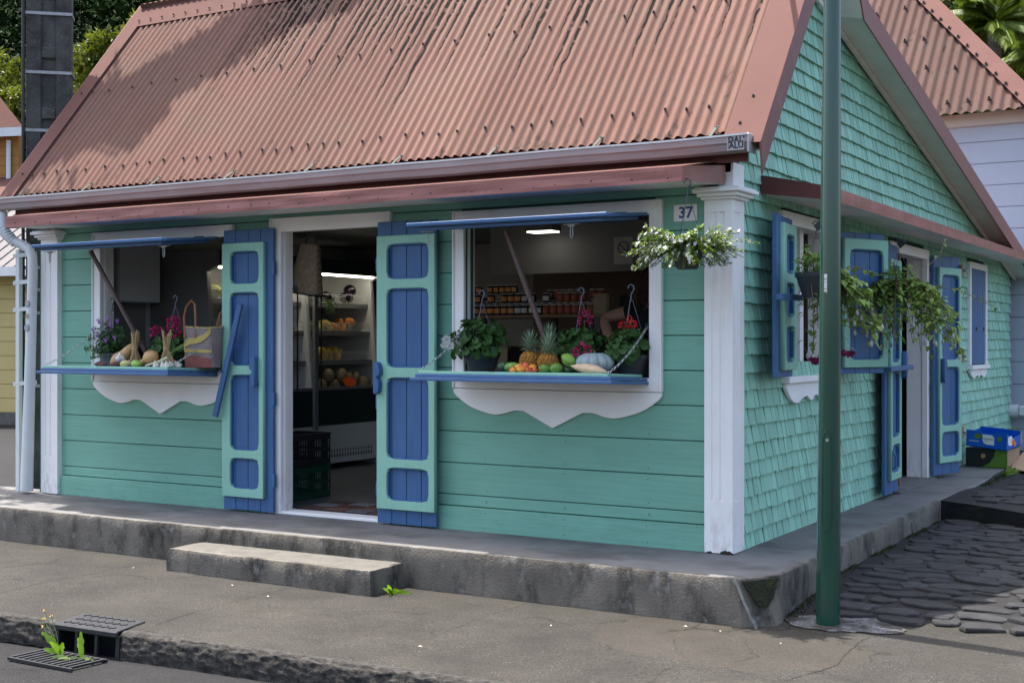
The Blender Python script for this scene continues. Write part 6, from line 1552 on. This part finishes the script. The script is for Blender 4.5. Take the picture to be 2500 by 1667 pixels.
# ================================================================== BACKGROUND HOUSES
FWD = V((-.51246, .85871, 0)); RGT = V((.85871, .51246, 0)); CP = camo.location.copy()
def at(px, py, d): return CP+(FWD+RGT*((px-1250)/3145)-V((0, 0, 1))*((py-833.5)/3145))*d
m_lb = mat('pale_blue_board_paint', (.40, .46, .55), .6, .05, 2, dirt=[((.3,.33,.4), 6, .62, .8, .3)], bump=(40, .001, (.1,1,1)))
m_lbg = mat('pale_blue_groove', (.15, .18, .24), .8, .1, 4); m_oldroof = roof_mat('faded_corrugated_metal', (.092, .053, .045), False, False)
bh = thing('blue_house', 'pale blue boarded house with hipped corrugated roof behind the shop', 'house', (0, 11, .2))
YB = 9.85
m = MB(); m.box(-6, .32, YB+.012, YB+.2, 0, 4.50); w_ = add('wall', m, m_lbg, bh)
z = .2; 
while z < 4.5:
    h = .285; m = MB(); m.box(-5.9, .32, YB-.008, YB+.011, z+.003, min(z+h-.003, 4.50)); add('plank', m, m_lb, w_, bevel=.004); z += h
m = MB(); m.box(-6, .36, YB-.06, YB-.0085, 4.40, 4.56); add('eaves_board', m, mat('cream_board', (.55, .50, .46), .6, .05, 3), bh)
m = MB(); m.box(.24, .34, YB-.03, YB+.02, 0, 4.39); add('corner_board', m, m_lb, bh)
m = MB(); m.box(.321, .50, YB+.0, 16, 0, 4.5); add('end_wall', m, m_lb, bh)
EY = 9.55; XR_ = .40; SL = 1.13; pit = .13
m = MB(True)
x = -6.0; n = 0
def hipy(x): return EY+max(0.02, XR_-x)           # plan position of the hip above x
NX = int((XR_+6)/pit*8); NV = 16
def hr(u, v):
    x = -6+(XR_-.03+6)*u; ym = min(hipy(x), EY+3.6); y = EY+(ym-EY)*v; a = .018*math.cos(2*math.pi*x/pit)
    return (x, y-a*.7, 4.54+SL*(y-EY)+a*.7)
m.grid(hr, NX, NV); rfb = add('roof', m, m_oldroof, bh)
# the hip's far face and the hip cap
m = MB(); m.poly([(XR_, EY, 4.54), (XR_, EY+7.2, 4.54), (XR_-3.6, EY+3.6, 4.54+SL*3.6)]); add('roof_end', m, m_oldroof, rfb)
d = V((-1, 1, SL)).normalized(); nA = V((0, -SL, 1)).normalized(); nB = V((SL, 0, 1)).normalized(); c0 = V((XR_+.05, EY-.05, 4.50)); c1 = c0+d*5.6
tA = d.cross(nA).normalized(); tA = tA if tA.x < 0 else -tA; tB = d.cross(nB).normalized(); tB = tB if tB.y > 0 else -tB
m = MB(); lift = V((.25, -.25, 1)).normalized()*.055
for q0, q1 in ((c0+lift, tA), (c0+lift, tB)): m.prism([q0, q0+q1*.22, q0+q1*.22+(c1-c0), q0+(c1-c0)], V((0, 0, .004)))
add('hip_cap', m, m_barge, rfb)
mbb = MB(True); mbb.cyl((0, 0, 0), (0, 0, .008), .030, n=8); mbb.cyl((0, 0, .008), (0, 0, .04), .012, n=6); B2 = mbb.mesh('roof_bolt'); B2.materials.append(m_bolt)
Mt2 = V((0, 0, 1)).rotation_difference(nA).to_matrix().to_4x4(); random.seed(2)
for r_ in range(5):
    k = 0
    while k < 26:
        x = -3.2+k*pit; y = EY+.14+r_*.48+(.0 if k % 2 else .05)
        if y < hipy(x)-.25 and x < XR_-.1: add('roof_bolt', B2, None, rfb, T(V((round(x/pit)*pit, y, 4.54+SL*(y-EY)))+nA*.022) @ Mt2)
        k += random.choice((2, 3))
for k in range(20):
    p = c0+lift+tA*.19+d*(.15+k*.27); add('roof_bolt', B2, None, rfb, T(p) @ Mt2)
pb = thing('drain_pipe', 'white horizontal drain box on the blue house wall above the cartons', 'pipe', (.1, 9.6, .75)); m = MB(True); m.cyl((-.02, 9.66, .72), (.10, 9.66, .72), .085, n=16); add('elbow', m, m_pvc, pb); m = MB(); m.box(.10, .9, 9.60, 9.74, .655, .79); add('duct', m, m_pvc, pb, bevel=.02)
m = MB(); m.box(.24, .28, 9.59, 9.75, .645, .80); add('collar', m, m_pvc, pb, bevel=.004)
# yellow house across the alley
yh = thing('yellow_house', 'pale yellow boarded house with white metal roof beyond the alley', 'house', (-20, 9, 0)); m_yl = mat('pale_yellow_paint', (.62, .46, .19), .6, .05, 2); m_yg = mat('yellow_groove', (.30, .20, .07), .8, .1, 4)
p0 = at(60, 1015, 24.5); ax = V((-.90, -.30, 0)).normalized(); ay = V((.30, -.90, 0)).normalized()
O = V((p0.x, p0.y, 0))+ax*(-1.2)
def wallq(o, a, L, z0, z1, th, nrm): m = MB(); m.prism([o+V((0, 0, z0)), o+a*L+V((0, 0, z0)), o+a*L+V((0, 0, z1)), o+V((0, 0, z1))], nrm*th); return m
wy = add('wall', wallq(O, ax, 9, .1, 2.95, .2, -ay), m_yg, yh); z = .25
while z < 2.9: add('plank', wallq(O+ay*.012, ax, 9, z+.006, z+.264, .018, -ay), m_yl, wy); z += .27
add('base', wallq(O+ay*.02, ax, 9, -.2, .25, .04, -ay), m_concS, yh)
m = MB(); q = O+ay*.5-ax*.5; m.prism([q+V((0, 0, 2.95)), q+ax*10+V((0, 0, 2.95)), q+ax*10-ay*3+V((0, 0, 4.55)), q-ay*3+V((0, 0, 4.55))], V((0, 0, .03))); ry = add('roof', m, mat('white_metal_roof', (.16,.15,.15), .8, spec=.1, var=.12, vs=3, stretch=(4,1,1), dirt=[]) , yh)
for k in range(40): m = MB(); s0 = q+ax*(.1+k*.25); m.bar(s0+V((0, 0, 2.99)), s0-ay*3+V((0, 0, 4.59)), .03, .03); add('roof_rib', m, bpy.data.materials['white_metal_roof'], ry)
m = MB(); m.prism([q+ay*.01+V((0, 0, 2.82)), q+ay*.01+ax*10+V((0, 0, 2.82)), q+ay*.01+ax*10+V((0, 0, 2.99)), q+ay*.01+V((0, 0, 2.99))], ay*.03); add('eaves_board', m, m_soff, yh)
# orange house behind, with red roof and a pinkish lower roof
oh = thing('orange_house', 'orange house with dark red roof rising behind the yellow one', 'house', (-24, 14, 0)); m_oy = mat('orange_paint', (.34, .155, .03), .6, .08, 2)
p1 = at(46, 330, 34); O2 = V((p1.x, p1.y, 0))+ax*(-.0)
wo_ = add('wall', wallq(O2, ax, 8, 0, 7.2, .2, -ay), mat('orange_groove', (.30, .12, .02), .8, .1, 3), oh); z = 3.0
while z < 7.1: add('plank', wallq(O2+ay*.015, ax, 8, z+.006, z+.244, .02, -ay), m_oy, wo_); z += .25
q = O2+ay*.35-ax*.35
m = MB(); m.prism([q+V((0, 0, 7.15)), q+ax*9+V((0, 0, 7.15)), q+ax*9-ay*3+V((0, 0, 8.7)), q+ax*2.8-ay*3+V((0, 0, 8.7))], V((0, 0, .05))); add('roof', m, mat('brown_red_roof', (.055, .026, .022), .9, .2, 3, (5,1,1), spec=.05), oh)
m = MB(); m.prism([q+ay*.02+V((0, 0, 6.95)), q+ay*.02+ax*9+V((0, 0, 6.95)), q+ay*.02+ax*9+V((0, 0, 7.18)), q+ay*.02+V((0, 0, 7.18))], ay*.05); add('gutter', m, m_pvc, oh)
m = MB(True); c_ = O2+ax*.25+ay*.08; m.cyl(c_+V((0, 0, 4)), c_+V((0, 0, 6.9)), .06, n=10); add('downpipe', m, m_pvc, oh)
m = MB(); q2 = O2+ay*2.0-ax*.6; m.prism([q2+V((0, 0, 4.9)), q2+ax*9+V((0, 0, 4.9)), q2+ax*9-ay*2+V((0, 0, 5.9)), q2-ay*2+V((0, 0, 5.9))], V((0, 0, .05))); add('porch_roof', m, m_barge, oh)
m = MB(); m.prism([q2+ay*.02+V((0, 0, 4.55)), q2+ay*.02+ax*9+V((0, 0, 4.55)), q2+ay*.02+ax*9+V((0, 0, 4.93)), q2+ay*.02+V((0, 0, 4.93))], ay*.05); add('porch_fascia', m, m_redd, oh)
# ================================================================== TREES AND HILLS
m_bam = leafmat('bamboo_leaf', (.11, .135, .011), .35, .5, 1.2); m_for = mat('forest_leaf', (.011, .024, .006), .95, .6, .16, trans=.0, spec=.02); m_trop = leafmat('tropical_leaf', (.055, .088, .014), .3, .5, .9); m_palm = leafmat('palm_frond', (.10, .15, .014), .3, .4, 1.5); m_bark = mat('bark', (.12, .10, .08), .9, .3, 6)
def tree(name, label, base, lobes, nleaf, ls, mt, seed, group=None, culms=5, cat='tree', droop=.4):
    random.seed(seed); base = V(base); t = thing(name, label, cat, base, group)
    tr = MB(True); cr = MB()
    for (c, r) in lobes:
        c = V(c); mid = base.lerp(c, .5)+V((random.uniform(-.3, .3), random.uniform(-.3, .3), 0)); tr.tube([base+V((random.uniform(-.2, .2), random.uniform(-.2, .2), 0)), mid, c], [.12, .08, .03], 6)
    add('trunk', tr, m_bark, t)
    tot = sum(r[0]*r[2] for _, r in lobes)
    for (c, r) in lobes:
        c = V(c); k = int(nleaf*r[0]*r[2]/tot); ncl = max(6, k//22)
        for _ in range(ncl):
            d = rdir(-.7); s = random.uniform(.55, 1.05); cc = c+V((d.x*r[0]*s, d.y*r[1]*s, d.z*r[2]*s)); cs = random.uniform(.10, .26)*max(r[0], .6)
            for _ in range(22):
                e = rdir(); cr.leaf(cc+e*cs*random.random(), (e+V((0, 0, -droop))+d*.6), rdir(), ls*random.uniform(.6, 1.3), ls*.38, .1, .25)
    add('crown', cr, mt, t); return t
def lobe(px, py, d, rx, rz_): p = at(px, py, d); return ((p.x, p.y, p.z), (rx, rx, rz_))
def gnd(px, d): p = at(px, 833, d); return (p.x, p.y, -.1)
tree('bamboo_clump', 'yellow green bamboo clump left of the concrete pole', gnd(20, 40), [lobe(-60, 240, 40, 1.3, 1.6), lobe(20, 235, 40, .9, 1.0), lobe(60, 300, 39, .8, 1.0), lobe(-120, 320, 40, 1.5, 2), lobe(40, 380, 40, 1, 1.6)], 9000, .26, m_bam, 1, 'bamboo clumps')
tree('bamboo_clump', 'bright yellow green bamboo clump right of the concrete pole', gnd(230, 38), [lobe(215, 210, 38, .8, 1.3), lobe(250, 150, 38, .6, .9), lobe(195, 300, 37, .8, 1.2), lobe(285, 260, 38, .8, 1.4), lobe(320, 110, 40, .5, .55), lobe(180, 380, 37, 1, 1.5)], 11000, .24, m_bam, 2, 'bamboo clumps')
tree('bamboo_clump', 'bamboo clump partly hidden behind the left verge of the roof', gnd(360, 42), [lobe(345, 120, 42, .7, 1.0), lobe(420, 150, 42, 1.2, 1.6), lobe(360, 260, 42, 1.2, 1.6)], 5000, .25, m_bam, 3, 'bamboo clumps')
# hillside with a continuous wood on it
def hz(x, y):
    q = V((x, y, 0))-CP; dd = q.dot(FWD); s = q.dot(RGT)
    return max(-1, (dd-48)*.62+3*noise.noise(V((x*.05, y*.05, 0))))
hl = add('hills', MB(True).grid(lambda u, v: (lambda p: (p.x, p.y, hz(p.x, p.y)-.5))(CP+FWD*(46+120*v)+RGT*(-110+220*u)), 50, 30), mat('hill_earth', (.03, .045, .018), .95, .3, .3)); hl['kind'] = 'structure'
random.seed(8); fo = MB()
def clump(p, R_, n, ls):
    for _ in range(n):
        e = rdir(-.3); c = p+V((e.x*R_, e.y*R_, e.z*R_*.8)); fo.leaf(c, e*.5+rdir(), rdir(), ls*random.uniform(.7, 1.4), ls*.6, .15, .2)
for k in range(2900):
    u = random.choice((0, 0, 1, 2, 2)); ang = (random.uniform(-.50, -.22) if u == 0 else random.uniform(.30, .46)) if u < 2 else random.uniform(-.95, .95); dd = random.uniform(50, 125) if u < 2 else random.uniform(48, 100)
    p = CP+FWD*dd+RGT*dd*ang; p.z = hz(p.x, p.y)+random.uniform(.5, 2.5); clump(p, random.uniform(.8, 2.2) if u < 2 else random.uniform(1.5, 3.2), 70 if u < 2 else 50, .30 if u < 2 else .7)
fw_ = add('forest', fo, m_for, kind='stuff'); tag(fw_, 'dark green forested hillside behind the houses', 'forest')
# right: palm and broadleaf growth above the blue house
def palm(label, base, top, nf, L, seed, dry=0):
    random.seed(seed); t = thing('palm_tree', label, 'palm', base); b_, tp_ = V(base), V(top)
    tr = MB(True); tr.tube([b_, b_.lerp(tp_, .5)+V((.2, 0, 0)), tp_], [.22, .17, .14], 10); add('trunk', tr, m_bark, t)
    for k in range(nf):
        a = k*2.4+random.uniform(-.2, .2); el = random.uniform(-.2, 1.25); d = V((math.cos(a)*math.cos(el), math.sin(a)*math.cos(el), math.sin(el))); ln = L*random.uniform(.75, 1.1); m = MB()
        P_ = [tp_+d*ln*q+V((0, 0, -.45*ln*q*q)) for q in [i/10 for i in range(11)]]
        for i in range(10):
            ax_ = (P_[i+1]-P_[i]).normalized(); sd_ = ax_.cross(V((0, 0, 1))).normalized()
            m.bar(P_[i], P_[i+1], .03, .03)
            for j in range(4):
                c = P_[i].lerp(P_[i+1], j/4)
                for s in (-1, 1): m.leaf(c, ax_*.55+sd_*s+V((0, 0, -.25)), (0, 0, 1), ln*.30*(1-.5*abs(i-4)/6), .055, .1, .35)
        add('frond', m, m_palm, t)
p = at(2425, 60, 30); palm('coconut palm with arching fronds above the blue house roof', (p.x, p.y, 0), (p.x, p.y, p.z), 26, 1.5, 4)
p = at(2530, 130, 32); palm('second palm crown at the right edge above the blue roof', (p.x, p.y, 0), (p.x, p.y, p.z), 22, 1.5, 5)
tree('broadleaf_tree', 'mixed green tree behind the hip of the blue house roof', gnd(2440, 34), [lobe(2360, 20, 35, .9, 1.2), lobe(2420, 110, 34, .8, 1.0), lobe(2480, 150, 34, .9, 1.0), lobe(2300, -10, 36, .9, 1.0), lobe(2500, 230, 34, 1.1, 1.2), lobe(2580, 60, 36, 1.2, 1.5)], 9000, .22, m_trop, 6)
# tree over the left roof end (its crown is above the picture; its shade falls on the roof)
def up_from(x, y, h): z = RZ0+RS*y; return V((x-.34*h, y+.05*h, z+h))
random.seed(33); stree = thing('street_tree', 'leafy tree left of the house whose branch shades the roof', 'tree', (-10.2, .4, 0)); tr = MB(True); cr = MB()
band = [(-6.85, .10), (-6.45, .42), (-6.0, .62), (-5.6, .80), (-5.25, .98), (-4.9, 1.12), (-4.5, 1.22), (-4.0, 1.34)]
P_ = [up_from(x, y, 4.2-.25*i) for i, (x, y) in enumerate(band)]
tr.tube([V((-10.2, .4, -.2)), V((-10.1, .5, 3)), V((-9.4, .4, 6.0)), P_[0]+V((-.3, -.1, .2))]+P_, [.22, .18, .13, .09]+[.06-.006*i for i in range(8)], 8); add('trunk', tr, m_bark, stree)
for i, c in enumerate(P_):
    for k in range(620 if i < 7 else 200):
        e = rdir(); wv = .21 if i in (1, 2, 3, 4) else .13; q = c.lerp(P_[min(i+1, 7)], random.random())+V((e.x*.12, e.y*wv, e.z*.25)); cr.leaf(q, V((random.uniform(-1, 1), random.uniform(-1, 1), -.5)), (0, 0, 1), random.uniform(.08, .16), .065, .05, .1)
for k in range(700):
    e = rdir(-.4); cr.leaf(V((-9.9, .5, 7.2))+V((e.x*1.6, e.y*1.6, e.z*1.2)), rdir(), rdir(), .22, .10)
for (x, y) in ((-6.75, -.05), (-6.55, -.08), (-6.35, -.02), (-6.2, .12), (-6.45, .95), (-6.6, 1.05), (-5.62, .45)):
    c = up_from(x, y, 4.2); tr2 = MB(True)
    for k in range(5): cr.leaf(c+rdir()*.10, (.6, -.9+random.uniform(-.3, .3), -.1), (0, 0, 1), random.uniform(.16, .3), .06)
add('crown', cr, leafmat('street_tree_leaf', (.06, .11, .03), .2), stree)
